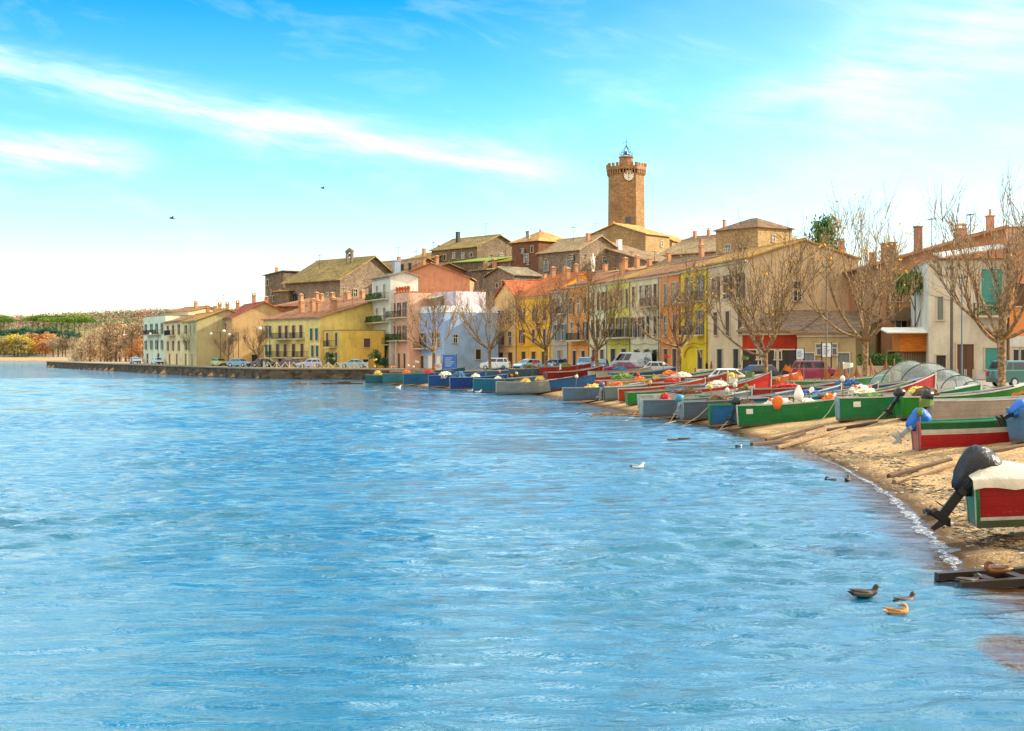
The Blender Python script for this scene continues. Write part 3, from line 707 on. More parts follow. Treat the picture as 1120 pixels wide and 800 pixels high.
rowh(1, 12.5, 'bright yellow terraced house with orange roof and tall orange shop awnings', '#f0b83c', tiles('#c9743a', '#98552c'), 'side', 3.2,
     wins=[('F', [.15, .5, .82], 7.2, .9, 1.9, 'c', 'b'), ('F', [.15, .5, .82], 3.9, .9, 2.0, 'c', 'b'), ('F', [.2, .5, .8], 0, 1.4, 2.5, 'door', 'b')], chim=[(.3, .4, 1.4, 1), (.9, .3, 1.5, 1)])
rowh(2, 13.0, 'grey plastered terraced house between the yellow and the orange one', '#b3a894', T_RED, 'side', 1.2,
     wins=[('F', [.3, .7], 8.0, 1.1, 2.2, 'c', 'y', 'b'), ('F', [.3, .7], 4.2, 1.1, 2.2, 'c', 'y'), ('F', .5, 0, 1.6, 2.6, 'door', 'y')], chim=[(.4, .3, 1.4, 0), (.8, .4, 1.2, 0)])
rowh(3, 13.4, 'orange terraced house with dark shutters left of the pale green one', '#e09a52', T_OR, wins=[('F', [.18, .5, .82], 7.8, .9, 2.2, 'c', 'b'), ('F', [.18, .5, .82], 4.2, .9, 2.4, 'c', 'k'), ('F', [.3, .72], 0, 1.4, 2.5, 'door', 'k'), ('F', .5, 4.1, 6.0, .9, 'bal')], ants=[(.5, .5, 2.5)])
rowh(4, 13.2, 'pale green terraced house with three rows of tall windows', '#d3d2a8', T_OR, wins=[('F', [.18, .5, .82], 8.0, .9, 2.3, 'c', 'b'), ('F', [.18, .5, .82], 4.4, .9, 2.3, 'c', 'k'), ('F', [.25, .7], 0, 1.3, 2.6, 'door', 'b')], chim=[(.5, .3, 1.6, 0)])
rowh(5, 13.2, 'lime yellow terraced house with long balcony over the parked van', '#d6cf62', T_OCH, wins=[('F', [.15, .4, .63, .86], 8.0, .9, 2.3, 'c', 'b'), ('F', [.2, .5, .8], 4.4, 1.0, 2.4, 'o', 'b'), ('F', .5, 4.3, 8.5, 1.0, 'bal'), ('F', [.25, .72], 0, 1.8, 2.7, 'door', 'k')], ants=[(.3, .5, 2.2)])
rowh(6, 13.2, 'cream terraced house with paired dark windows behind the silver grey van', '#d8cda6', T_OR, wins=[('F', [.12, .38, .62, .86], 8.0, 1.0, 2.5, 'c', 'b'), ('F', [.12, .38, .62, .86], 4.3, 1.0, 2.4, 'c', 'k'), ('F', [.2, .55, .85], 0, 1.3, 2.6, 'door', 'b'), ('F', .74, 7.9, 4.0, .9, 'bal')])
rowh(7, 13.2, 'terracotta orange terraced house left of the bright yellow one', '#d98a4a', T_OR, wins=[('F', [.28, .72], 8.0, 1.0, 2.4, 'c', 'y'), ('F', [.28, .72], 4.3, 1.0, 2.4, 'c', 'b'), ('F', [.3, .72], 0, 1.4, 2.7, 'door', 'b')])
r8, w8, h8 = rowh(8, 13.3, 'bright yellow terraced house with wide ground floor arch and white window surrounds', '#e0c02c', T_OCH,
     wins=[('F', [.3, .72], 8.1, 1.2, 2.7, 'o', 'y', 'b'), ('F', [.3, .72], 4.4, 1.1, 2.6, 'o', 'y', 'b'), ('F', .72, 0, 1.5, 2.6, 'door', 'k')])
bb = MB(); n = 12; cx = w8*.45
arc = [(cx+2.9*math.cos(math.pi*i/n), 1.9+1.4*math.sin(math.pi*i/n)) for i in range(n+1)]; arc2 = [(cx+2.6*math.cos(math.pi*i/n), 1.9+1.2*math.sin(math.pi*i/n)) for i in range(n+1)]
for i in range(n): bb.add([(arc[i][0], -.12, arc[i][1]), (arc[i+1][0], -.12, arc[i+1][1]), (arc2[i+1][0], -.12, arc2[i+1][1]), (arc2[i][0], -.12, arc2[i][1]), (arc[i][0], 0, arc[i][1]), (arc[i+1][0], 0, arc[i+1][1]), (arc2[i+1][0], 0, arc2[i+1][1]), (arc2[i][0], 0, arc2[i][1])], [(0, 1, 2, 3), (4, 5, 1, 0), (3, 2, 6, 7)])
bb.build('arch_moulding', plaster('#c9a81e'), r8)
a, b = rp(9), rp(10)
house('corner_house', 'tall corner house with grey pink front and huge blank sandy gable wall', a, b, 11.4, 13.35, plaster('#d6bd96', .28), T_OCH, 'side', 1.75, ov=.32,
      wins=[('F', [.2, .5, .8], 8.0, 1.1, 2.4, 'o', 'b'), ('F', [.2, .5, .8], 4.3, 1.1, 2.4, 'c', 'b'), ('F', [.3, .7], 0, 1.5, 2.7, 'door', 'k'), ('R', .44, 7.6, .85, 1.9, '', 'b')], ants=[(.7, .5, 1.5)], chim=[(.9, .9, 1.4, 0, .5)])
# low annexes in front of the gable
house('shop', 'single storey red fronted shop under a tiled roof at the foot of the gable wall', pu(812, 124), pu(872, 122), 11.5, 5.9, plaster('#a83a26', .4), T_BRN, 'shed', 2.0, cat='shop',
      wins=[('F', [.18, .48, .82], 0, 1.7, 2.7, 'door', 'k'), ('F', [.33, .66], 2.0, .5, .7, '', 'k')])
house('garage_building', 'low beige building with tiled roof and pale doors right of the red shop', pu(872, 121.5), pu(936, 119), 12, 5.7, plaster('#b5a276'), T_BRN, 'shed', 2.1, cat='outbuilding',
      wins=[('F', [.2, .8], 0, 1.0, 2.3, 'door', 'y'), ('F', [.42, .6], 2.3, .9, .9, '', 'k')])
house('house', 'brown house seen in the gap between the gable wall and the orange house', pu(932, 152), pu(985, 148), 10, 12.6, plaster('#b78d68'), T_BRN, 'side', 1.4, wins=[('F', [.2, .45, .7], 7.5, .9, 1.4, 'c', 'b')], chim=[(.15, .3, 1.6, 0), (.5, .4, 1.5, 0)])
# ---------------------------------------------------------------- right hand houses
r_, w1, h1 = house('house', 'orange house with wide low gable and tall chimneys behind the cream house', pu(964, 125), pu(1235, 125), 14, 12.1, plaster('#b58a68', .35), T_OR, 'front', 3.2, ov=.7,
      wins=[('F', [.06, .14], 7.0, 1.0, 1.8, 'c', 'b'), ('F', [.05, .13], 0, 1.2, 2.3, 'door', 'b'), ('F', [.08, .17], 3.6, 1.0, 1.6, '', 'k')],
      chim=[(.03, .1, 1.6, 0, .55, plaster('#8d6a50')), (.07, .15, 1.5, 0, .6, plaster('#8d6a50')), (.17, .12, 2.3, 0, .65, plaster('#a8806a')), (.2, .3, 1.8, 2, .4), (.34, .1, 1.0, 1, .9, plaster('#d39a7a')), (.46, .1, 1.4, 2, .6, plaster('#d39a7a'))], ants=[(.24, .2, 2.8), (.4, .2, 2.2)])
bb = MB(); bb.b2((w1*.035, -1.5, 5.2), (w1*.17, 0, 5.4)); bb.b2((w1*.035, -1.52, 5.4), (w1*.17, -1.44, 6.4)); bb.build('balcony', plaster('#7b6a55'), r_)
r_, w1, h1 = house('house', 'pale greyish cream house with turquoise balcony door and brown front door at the right', pu(1016, 112), pu(1104, 111), 11.5, 11.45, plaster('#cfcab8', .3), plaster('#b5a58a'), 'flat',
      wins=[('F', .14, 5.0, .45, 1.9, 'c', 'y'), ('F', .15, 0, .75, 2.0, 'door', 'k'), ('F', .455, 0, 1.3, 2.9, 'door', 'b'), ('F', .78, 6.2, 1.6, 2.9, 'c', 't'), ('F', .78, 1.0, 1.0, 1.7, 'c', 't'), ('F', .78, 5.35, 2.9, .9, 'bal', '', 'p')], base=(1.0, '#c3c3bd'))
bb = MB()
for f in (.29, .975): bb.tube([(w1*f, -.09, 0), (w1*f, -.09, h1)], .05, 6)
bb.build('drainpipe', paint('#5d5348', .6), r_)
bb = MB(); bb.slab((w1*.12, -.9, h1+.3), (w1*.95, -.9, h1+1.1), (w1*.95, 3, h1+1.6), (w1*.12, 3, h1+.9), .12); bb.build('terrace_roof', paint('#c9c4ba', .8), r_)
bb = MB()
for i in range(9): x = w1*(.15+.78*i/8); bb.b2((x-.04, -.1, h1+.1), (x+.04, -.02, h1+.5+.5*i/8))
bb.b2((w1*.12, -.12, h1+.12), (w1*.95, -.02, h1+.2)); bb.build('terrace_posts', paint('#7c4a34', .8), r_)
house('house', 'orange house wall with pale ground floor at the right edge of the picture', pu(1104.5, 110), pu(1190, 108), 9, 12.7, plaster('#de8f5a', .22), T_OR, 'side', 1.5,
      wins=[('F', .15, 6, 1.0, 1.8, 'c', 'b'), ('F', .13, 0, 1.1, 2.6, 'door', 'k')], base=(3.6, '#c9ccc6'))

# ---------------------------------------------------------------- the old town on the hill
S1, S2, S3, S4 = stone('#8d7b64', '#4f473d', 2.0), stone('#9c8a74', '#5f5346', 1.7), stone('#a88a66', '#6a553f', 2.2), stone('#8a6048', '#5c4033', 2.4)
S5 = stone('#b89a6e', '#7d6a4d', 2.0); T_OLD = tiles('#9a7a56', '#5f5240'); T_SAND = tiles('#b79a70', '#857050'); T_MOSS = tiles('#a38748', '#6a5f40'); SB = plaster('#8a6048', .4)
def old(u0, D0, u1, D1, depth, vt, label, wall, roof, rt='front', rise=2.0, wins=(), nm='stone_house', **k):
    D = (D0+D1)/2; he = zat(vt, D); hb = he-(k.get('z0', 6)); q = random.Random(int(u0*7))
    if (u1-u0) > 18 and nm == 'stone_house': wins = list(wins)+[('F', q.uniform(.1, .9), hb-q.choice((2.1, 4.4)), q.choice((.6, .8)), q.choice((.8, 1.2)), q.choice(('', 'c', 'o')), q.choice(('k', 'b'))) for _ in range(3)]+[('R', q.uniform(.3, .7), hb-2.3, .7, 1.1, '', 'k')]
    return house(nm, label, pu(u0, D0), pu(u1, D1), depth, he, wall, roof, rt, rise, z0=k.pop('z0', 6), wins=wins, trim=False, cat=k.pop('cat', 'stone house'), **k)
def ow(*l): return [('F', x, z, .8, 1.2, '' if i % 3 else 'c', 'k') for i, (x, z) in enumerate(l)]
old(290, 296, 310, 290, 12, 301, 'tall dark stone house with small bell post at the far left of the old town', S1, T_GRY, 'shedl', .6, chim=[(.1, .2, 1.6, 0, .5)], wins=ow((.5, 11)), z0=4)
old(300, 284, 316, 281, 8, 319, 'small stone wall with ochre tiled roof leaning on the tall dark stone house', S1, T_OCH, 'shed', .9, z0=4)
r_, w1, h1 = old(312, 284, 372, 270, 15, 307, 'big brown stone palace with row of arched windows and little rooftop belfry', S2, T_MOSS, 'side', 4.6, z0=4, ov=.7, nm='palace', cat='palace', apex=.55,
      wins=[('F', .3, 10.2, .6, 1.5, 'c', 'k'), ('F', [.78], 10.4, .9, 1.5, '', 'k'), ('R', [.25, .6], 11.0, .9, 1.6, '', 'k'), ('R', [.4, .75], 6.5, 1.0, 1.6, 'c', 'k')], ants=[(.3, .3, 3.0)])
for i in range(5):      # arcade of arched windows
    x = w1*(.08+.065*i); n = 8; bb = MB(); w = .5
    pts = [(x-w, -.06, 10.0), (x+w, -.06, 10.0), (x+w, -.06, 11.6)]+[(x+w*math.cos(math.pi*j/n), -.06, 11.6+w*math.sin(math.pi*j/n)) for j in range(1, n)]+[(x-w, -.06, 11.6)]
    bb.poly(pts); bb.tube([(p[0], -.08, p[2]) for p in pts]+[(pts[0][0], -.08, pts[0][2])], .08, 5); wq = bb.build('window', GLASS, r_)
bb = MB(); x, y, z = w1*.72, 6.0, h1+3.4
bb.b2((x-1.0, y, z), (x-.55, y+.5, z+2.4)); bb.b2((x+.55, y, z), (x+1.0, y+.5, z+2.4)); bb.b2((x-1.1, y-.05, z+2.4), (x+1.1, y+.55, z+2.75)); bb.loft([[(x-1.1, y, z+2.75), (x+1.1, y, z+2.75), (x+1.1, y+.5, z+2.75), (x-1.1, y+.5, z+2.75)], [(x-.1, y+.2, z+3.3), (x+.1, y+.2, z+3.3), (x+.1, y+.3, z+3.3), (x-.1, y+.3, z+3.3)]])
bf = bb.build('belfry', S2, r_)
bb = MB(); bb.lathe([(.36, 0), (.3, .15), (.2, .5), (.05, .62)], (x, y+.25, z+1.5), 10); bb.build('bell', paint('#3a4a40', .4, .2, .8), bf)
old(392, 290, 442, 276, 11, 297, 'brown house with long ochre roof between the palace and the white block', SB, T_OLD, 'side', 2.4, z0=6, ants=[(.5, .4, 3.2)], wins=ow((.2, 9), (.4, 9)), chim=[(.6, .3, 1.4, 0)])
old(300, 256, 345, 250, 9, 335, 'low stone house with sloping orange roof below the palace', S3, T_OR, 'shed', 1.6, z0=3, chim=[(.4, .3, 1.3, 1, .7), (.7, .4, 1.4, 1, .7), (.9, .3, 1.2, 1, .7)], wins=ow((.5, 4.5)))
old(345, 254, 398, 246, 9, 334, 'brick coloured house with orange roof and many chimneys above the yellow houses', S4, T_OR, 'shed', 1.8, z0=3, chim=[(.2, .2, 1.5, 1, .7), (.45, .3, 1.5, 1, .8), (.75, .3, 1.6, 1, .7)], wins=ow((.3, 5), (.7, 5)))
old(472, 300, 522, 288, 12, 272, 'grey stone house with yellow gabled roof and dark chimney at the crest', S1, T_MOSS, 'side', 2.6, wins=ow((.3, 17), (.5, 17.2), (.7, 17)), chim=[(.3, .3, 2.2, 0, .7, DK)], ants=[(.8, .4, 3.2)], z0=7)
old(494, 276, 531, 270, 8, 287, 'stone house with mossy green roof edge beside the salmon gable', S1, tiles('#5f8a3a', '#8a8a3a'), 'shed', 1.2, wins=ow((.3, 11), (.7, 11.5)), z0=6)
old(531, 275, 559, 268, 9, 287, 'grey stone wall under an ochre roof left of the reddish tower house', S2, T_OCH, 'shed', 2.0, wins=ow((.6, 10)), z0=6, ants=[(.5, .2, 4.0)])
old(531, 250, 562, 243, 6, 302, 'low grey gabled shed roof below the ochre roofed stone wall', S2, T_GRY, 'front', 1.4, z0=6)
old(560, 268, 589, 262, 9, 265, 'tall narrow reddish stone house with peaked ochre roof', S4, T_GOLD, 'hip', 2.2, wins=[('F', .55, 15.5, 1.2, 1.5, '', 'k'), ('F', .6, 20, .8, 1.4, '', 'y')], z0=6, chim=[(.55, .4, 2.4, 0, .3)])
old(589, 262, 634, 252, 10, 275, 'wide pale stone house with golden tiled roof right of the reddish tower house', S2, T_SAND, 'side', 2.6, wins=[('F', [.2, .75], 13.5, 1.2, 1.7, 'c', 'y')], z0=6, chim=[(.9, .3, 1.4, 0)], ants=[(.55, .3, 3.0)])
old(634, 262, 706, 248, 9, 288, 'long stone house with slanting roof just below the gabled church house', S2, T_OLD, 'shedr', 4.6, wins=ow((.3, 12), (.55, 11.5), (.8, 10.5)), z0=7, chim=[(.45, .3, 1.8, 0, .8, WHITE_P)])
old(640, 294, 706, 284, 9, 258, 'large rough stone gabled house directly below the clock tower', S5, T_GOLD, 'front', 2.4, wins=[('F', .38, 16.5, 1.4, 1.7, 'o', 'w'), ('F', [.2, .32], 21.5, .7, 1.0, '', 'k'), ('F', .82, 11, 1, 1.5, '', 'k'), ('R', [.5], 16, 1, 1.8, '', 'y')], z0=7, chim=[(.3, .4, 1.8, 0, .6)], ants=[(.1, .2, 2.6)])
old(700, 300, 735, 296, 10, 264, 'sunlit ochre house top peeking out right of the church house', S5, T_GOLD, 'front', 1.6, wins=ow((.7, 13)), z0=8)
old(720, 275, 787, 262, 12, 277, 'long stone house with broad golden roof right of the clock tower', S3, T_SAND, 'side', 2.7, wins=[('F', [.12, .3, .62, .88], 10.5, .9, 1.6, '', 'k'), ('F', .76, 10.7, 1.0, 1.7, 'c', 't')], z0=7, ants=[(.3, .5, 3.2)], chim=[(.5, .3, 1.0, 0)])
old(783, 240, 829, 232, 8.5, 251, 'square stone tower house with hipped grey roof and pale cornice', S5, T_BRN, 'hip', 2.0, wins=[('F', .3, 14.0, 1.2, 1.7, '', 'y'), ('F', [.2, .7], 10, .9, 1.5, 'c', 'b')], z0=7, chim=[(.12, .1, 1.8, 0, .4)], ants=[(.5, .5, 1.5)])
old(832, 244, 858, 240, 8, 266, 'small stone house with golden roof right of the square tower house', S5, T_GOLD, 'shedr', 1.6, z0=7, ants=[(.5, .4, 2)], wins=ow((.4, 13.5)))
old(560, 240, 600, 232, 8, 318, 'dull red roofed house wedged behind the yellow terraced house', S3, T_RED, 'side', 1.8, z0=6, chim=[(.6, .3, 1.6, 0)])
old(618, 226, 662, 216, 8, 299, 'pinkish flat topped attic with water tank behind the orange terraced house', plaster('#b99a8a'), T_GRY, 'flat', z0=6, chim=[(.4, .3, 2.6, 2, .5, WHITE_P), (.55, .5, 2.0, 2, .4, DK), (.7, .3, 1.2, 0)], ants=[(.2, .3, 3.2)])
old(662, 214, 706, 206, 8, 297, 'ochre plastered house with roof clutter below the long stone house', plaster('#c79a58'), T_GOLD, 'shed', 1.2, z0=6, chim=[(.2, .3, 1.4, 1), (.5, .3, 1.6, 1), (.8, .3, 1.3, 0)], ants=[(.35, .3, 2.8)])
old(706, 208, 776, 196, 9, 292, 'grey brown stone house half hidden behind the terraced roofs', S3, T_BRN, 'side', 1.6, z0=6, chim=[(.15, .3, 1.3, 0), (.6, .4, 1.5, 1)], wins=ow((.3, 6.5)))

for k in ((442, 305, 474, 296, 10, 284, 'low stone house with ochre roof peeping over the salmon gable', S1, T_OCH, 'side', 1.6), (600, 246, 622, 240, 7, 303, 'small brown stone house tucked under the golden tiled roof', S4, T_BRN, 'shed', 1.0), (516, 262, 533, 258, 7, 296, 'narrow dark stone wall between the green roof and the low grey shed roof', S1, T_GRY, 'shed', .8),
          (742, 300, 772, 294, 9, 264, 'distant ochre house with brown roof behind the long golden roof', S5, T_BRN, 'side', 1.2), (444, 270, 470, 262, 8, 297, 'brown plastered house with chimney stacks left of the salmon gable', SB, T_BRN, 'side', 1.4), (838, 222, 872, 216, 8, 281, 'low golden roofed house behind the blank gable wall', S5, T_GOLD, 'side', 1.0)):
    old(*k, z0=6, chim=[(.3, .3, 1.5, 0), (.7, .4, 1.3, 1)], ants=[(.5, .4, 2.6)])
# clock tower
TC = Vector(((685-560)/F*322, 322)); tw = thing('clock_tower', 'tall octagonal stone clock tower with corbelled crown and iron bell cage', 'clock tower', (TC.x, TC.y, 14))
TS = stone('#b08a62', '#6f573f', 1.9)
def octr(r, z, c=(0, 0)): return [(c[0]+r/math.cos(math.pi/8)*math.cos(math.pi/8+k*math.pi/4+.06), c[1]+r/math.cos(math.pi/8)*math.sin(math.pi/8+k*math.pi/4+.06), z) for k in range(8)]
Z = lambda v: zat(v, 322)-14
bb = MB(); bb.loft([octr(4.35, 0), octr(4.15, 12), octr(4.0, Z(191))]); bb.build('shaft', TS, tw)
bb = MB()
for k in range(8):          # corbels
    a0 = math.pi/8+k*math.pi/4+.06; p0 = Vector((math.cos(a0), math.sin(a0)))*4.0/math.cos(math.pi/8); p1 = Vector((math.cos(a0+math.pi/4), math.sin(a0+math.pi/4)))*4.0/math.cos(math.pi/8)
    for j in range(5):
        q = p0.lerp(p1, (j+.5)/5); d = ((p0+p1)/2).normalized(); an = math.atan2(d.y, d.x)
        bb.box((q.x+d.x*.2, q.y+d.y*.2, Z(189.5)), (.42, .28, .9), an); bb.box((q.x+d.x*.08, q.y+d.y*.08, Z(192)), (.26, .26, .5), an)
bb.build('corbels', TS, tw)
bb = MB(); bb.loft([octr(4.46, Z(187.3)), octr(4.46, Z(183.6))], cap0=True, cap1=True)
for k in range(8):
    a0 = math.pi/8+k*math.pi/4+.06; p0 = Vector((math.cos(a0), math.sin(a0)))*4.3/math.cos(math.pi/8); p1 = Vector((math.cos(a0+math.pi/4), math.sin(a0+math.pi/4)))*4.3/math.cos(math.pi/8)
    for j in (0.02, .35, .68, .98):
        q = p0.lerp(p1, j); d = ((p0+p1)/2).normalized(); bb.box((q.x, q.y, Z(182)), (.3, .62, .9), math.atan2(d.y, d.x))
    q = p0.lerp(p1, .5)
bb.loft([octr(4.5, Z(180.4)), octr(4.5, Z(179.3))]) if False else None
bb.build('parapet', TS, tw)
bb = MB(); bb.lathe([(1.75, Z(184)), (1.6, Z(173.5)), (1.85, Z(173)), (1.85, Z(171.8)), (.2, Z(171.2))], n=8); bb.build('turret', TS, tw)
bb = MB(); zb = Z(171.5)
for k in range(6):
    a0 = k*math.pi/3; c, s = math.cos(a0), math.sin(a0)
    bb.tube([(1.3*c, 1.3*s, zb), (1.15*c, 1.15*s, zb+.9), (.85*c, .85*s, zb+1.5), (.1*c, .1*s, zb+2.4)], .05, 5)
for r, z in ((1.28, .35), (1.1, 1.0)): bb.tube([(r*math.cos(k*math.pi/8), r*math.sin(k*math.pi/8), zb+z) for k in range(17)], .045, 5)
bb.tube([(0, 0, zb+2.3), (0, 0, zb+4.1)], .05, 5); bb.tube([(-.4, 0, zb+3.4), (.4, 0, zb+3.4)], .045, 5); bb.ball((0, 0, zb+2.5), .18, 8, 5)
for s in (-1, 1): bb.tube([(s*1.5, 0, zb), (s*1.5, 0, zb+1.0)], .05, 5); bb.tube([(s*.5, 0, zb+2.9), (s*.75, 0, zb+3.15), (s*.5, 0, zb+3.3)], .035, 4)
bb.tube([(0, 0, zb+3.9), (.02, 0, zb+3.9)], .2, 6)
cg = bb.build('bell_cage', IRON, tw)
bb = MB(); bb.lathe([(.62, 0), (.5, .2), (.36, .7), (.1, .85)], (0, 0, zb+.45), 12); bb.build('bell', paint('#4a5a4c', .4, .2, .8), cg)
yf = -4.06; an = .06; zc = Z(194.5)
ck = obj('clock', (lambda b: (b.loft([[(1.22*math.cos(2*math.pi*k/28), y, 1.22*math.sin(2*math.pi*k/28)) for k in range(28)] for y in (.1, -.1)]), b)[1])(MB()), paint('#e9e2d0', .6, .08), tw, (0, 0, zc))
rotc = .06; ck.location = (math.sin(rotc)*4.06, -math.cos(rotc)*4.06, zc); ck.rotation_euler = (0, 0, rotc)
bb = MB(); bb.tube([(1.26*math.cos(2*math.pi*k/28), -.1, 1.26*math.sin(2*math.pi*k/28)) for k in range(29)], .07, 6)
for k in range(12): a0 = k*math.pi/6; bb.tube([(.86*math.sin(a0), -.11, .86*math.cos(a0)), (1.1*math.sin(a0), -.11, 1.1*math.cos(a0))], .05, 4)
bb.tube([(.5*math.cos(2*math.pi*k/20), -.11, .5*math.sin(2*math.pi*k/20)) for k in range(21)], .025, 4); bb.build('dial_ring', IRON, ck)
bb = MB(); bb.box((0, -.13, -.35), (.1, .03, .9)); bb.box((0, -.16, .38), (.07, .03, 1.0)); bb.ball((0, -.13, 0), .1, 8, 5); bb.build('hands', IRON, ck)
bb = MB(); bb.b2((-.55, -4.14, Z(246)), (.75, -4.0, Z(239))); bb.build('window', GLASS, tw)
# ---------------------------------------------------------------- bare plane trees
BARK = NT('bark'); _v = BARK.tc.outputs['Object']
BARK.col(BARK.ramp(BARK.noise(_v, 5, 5, .7), [(.32, lin('#3f362c')), (.52, lin('#7d6850')), (.68, lin('#c2a878'))])); BARK = BARK.fin(.9, 0, .2)
YLEAF = leafmat('yellow leaves', [(.3, lin('#c98a1a')), (.6, lin('#e8b52a'))])
def plane_tree(name, label, loc, seed, H=9.5, Rc=4.3, tr=.2, th=2.7, limbs=7, shoots=9, leaves=30, group='bare plane trees along the lakefront', cat='tree', up=1.0, sr=.018):
    rr = random.Random(seed); root = thing(name, label, cat, loc, rr.uniform(0, 6), group)
    b = MB(); top = Vector((rr.uniform(-.15, .15), rr.uniform(-.15, .15), th))
    b.tube([(0, 0, -.4), (0, 0, 0), (.02, .02, th*.3), top*.6+Vector((0, 0, 0)), top, top+Vector((0, 0, .35))], [tr*1.6, tr*1.3, tr*1.02, tr*.98, tr*1.12, tr*.8], 10)
    b.smooth = False; b.build('trunk', BARK, root)
    b = MB(); lf = []
    def shoot(p, d, l, r):
        side = Vector((rr.uniform(-1, 1), rr.uniform(-1, 1), 0))*.06*l
        q = p+d*l*.5+side; e = p+d*l+side+Vector((0, 0, .10*l))
        b.tube([p, q, e], [r, r*.75, r*.3], 3, cap=False)
        if rr.random() < leaves/400: lf.append(p.lerp(e, rr.uniform(.05, .9)))
        for _ in range(rr.choice((1, 2, 2, 3))):
            f = rr.uniform(.2, .8); s = p.lerp(q, min(1, f*2)) if f < .5 else q.lerp(e, f*2-1)
            dd = (d+Vector((rr.uniform(-1, 1), rr.uniform(-1, 1), rr.uniform(-.1, .5)))*.55).normalized()
            b.tube([s, s+dd*l*rr.uniform(.2, .4)], [r*.6, r*.25], 3, cap=False)
    def limb(p, d, l, r, lev):
        pts = [p]; rad = [r]; n = 5; cur = p.copy(); dd = d.copy()
        for i in range(n):
            dd = (dd+Vector((rr.uniform(-1, 1), rr.uniform(-1, 1), rr.uniform(-.5, 1)))*.14+Vector((0, 0, .075*up))).normalized()
            cur = cur+dd*l/n; pts.append(cur.copy()); rad.append(r*(1-.11*(i+1)))
        b.tube(pts, rad, 5 if lev < 2 else 4, cap=False)
        if lev < 2:
            for k in range(3 if lev == 0 else 2):
                i = rr.randint(2, n) if k else n
                o = (dd*1.2+Vector((rr.uniform(-1, 1), rr.uniform(-1, 1), rr.uniform(-.2, .7)))*.75).normalized()
                limb(pts[i], o, l*rr.uniform(.5, .75), rad[i]*.72, lev+1)
        for k in range(shoots if lev else shoots//2+1):
            i = rr.randint(1 if lev else 3, n); o = (Vector((d.x, d.y, 0))*.5+Vector((rr.uniform(-1, 1), rr.uniform(-1, 1), 0))*.5+Vector((0, 0, rr.uniform(.1, 1.25)*up))).normalized()
            shoot(pts[i], o, H*rr.uniform(.12, .27), sr*rr.uniform(.7, 1.3))
    for k in range(limbs):
        a = 2*math.pi*(k+rr.uniform(-.3, .3))/limbs; e = R(rr.uniform(10, 42)) if k < limbs-3 else R(rr.uniform(50, 80))
        d = Vector((math.cos(a)*math.cos(e), math.sin(a)*math.cos(e), math.sin(e)))
        limb(top+Vector((0, 0, rr.uniform(-.2, .25))), d, Rc*rr.uniform(.72, 1.0), tr*.62, 0)
    b.build('crown', BARK, root)
    if lf:
        b = MB()
        for p in lf:
            for _ in range(rr.randint(1, 3)):
                c = p+Vector([rr.uniform(-.12, .12) for _ in range(3)]); u, v = [Vector([rr.uniform(-.085, .085) for _ in range(3)]) for _ in (0, 1)]
                b.add([c-u, c+v, c+u, c-v], [(0, 1, 2, 3)])
        lo = b.build('leaves', YLEAF, root); lo['kind'] = 'stuff'
    return root
def gl(u, D): p = at(u, D); return (p.x, p.y, H1(p.x, p.y))
plane_tree('plane_tree', 'large bare plane tree standing in front of the cream house at the right', gl(1096, 78), 11, 10.4, 4.6, .22, 3.1, 8, 7, 25, up=1.5)
plane_tree('plane_tree', 'bare plane tree with a few yellow leaves behind the net tunnel, second from the right', gl(947, 97), 12, 11.2, 5.0, .21, 3.3, 8, 7, 120, up=1.5)
plane_tree('plane_tree', 'wide spreading bare plane tree in front of the red shop', gl(838, 100), 13, 9.2, 4.7, .17, 2.5, 9, 7, 80)
plane_tree('plane_tree', 'bare plane tree in front of the bright yellow terraced house', gl(743, 132), 14, 9.4, 4.7, .2, 3.0, 7, 7, 60, sr=.021)
plane_tree('plane_tree', 'bare plane tree in front of the pale green terraced house, left of the van', gl(653, 158), 15, 9.2, 4.8, .22, 2.8, 7, 7, 90, sr=.024)
plane_tree('plane_tree', 'bare plane tree in front of the grey terraced house', gl(597, 166), 16, 9.2, 4.8, .22, 2.8, 7, 7, 60, sr=.024)
t5 = plane_tree('plane_tree', 'bare plane tree before the blue side wall of the corner house', gl(536, 180), 17, 8.6, 4.6, .2, 2.8, 7, 7, 30, sr=.024)
plane_tree('plane_tree', 'bare plane tree with white trunk before the windows of the blue corner house', gl(474, 190), 18, 8.2, 4.4, .19, 3.0, 7, 7, 30, sr=.024)
for u, D, s, lb in ((250, 236, .62, 'small pinkish bare tree before the ochre gabled house, left of two'), (283, 228, .66, 'small pinkish bare tree before the ochre gabled house, right of two'), (213, 258, .6, 'small bare tree before the greenish gable wall')):
    dup(t5, gl(u, D), random.uniform(0, 6), lb, 'small bare trees on the quay', s)
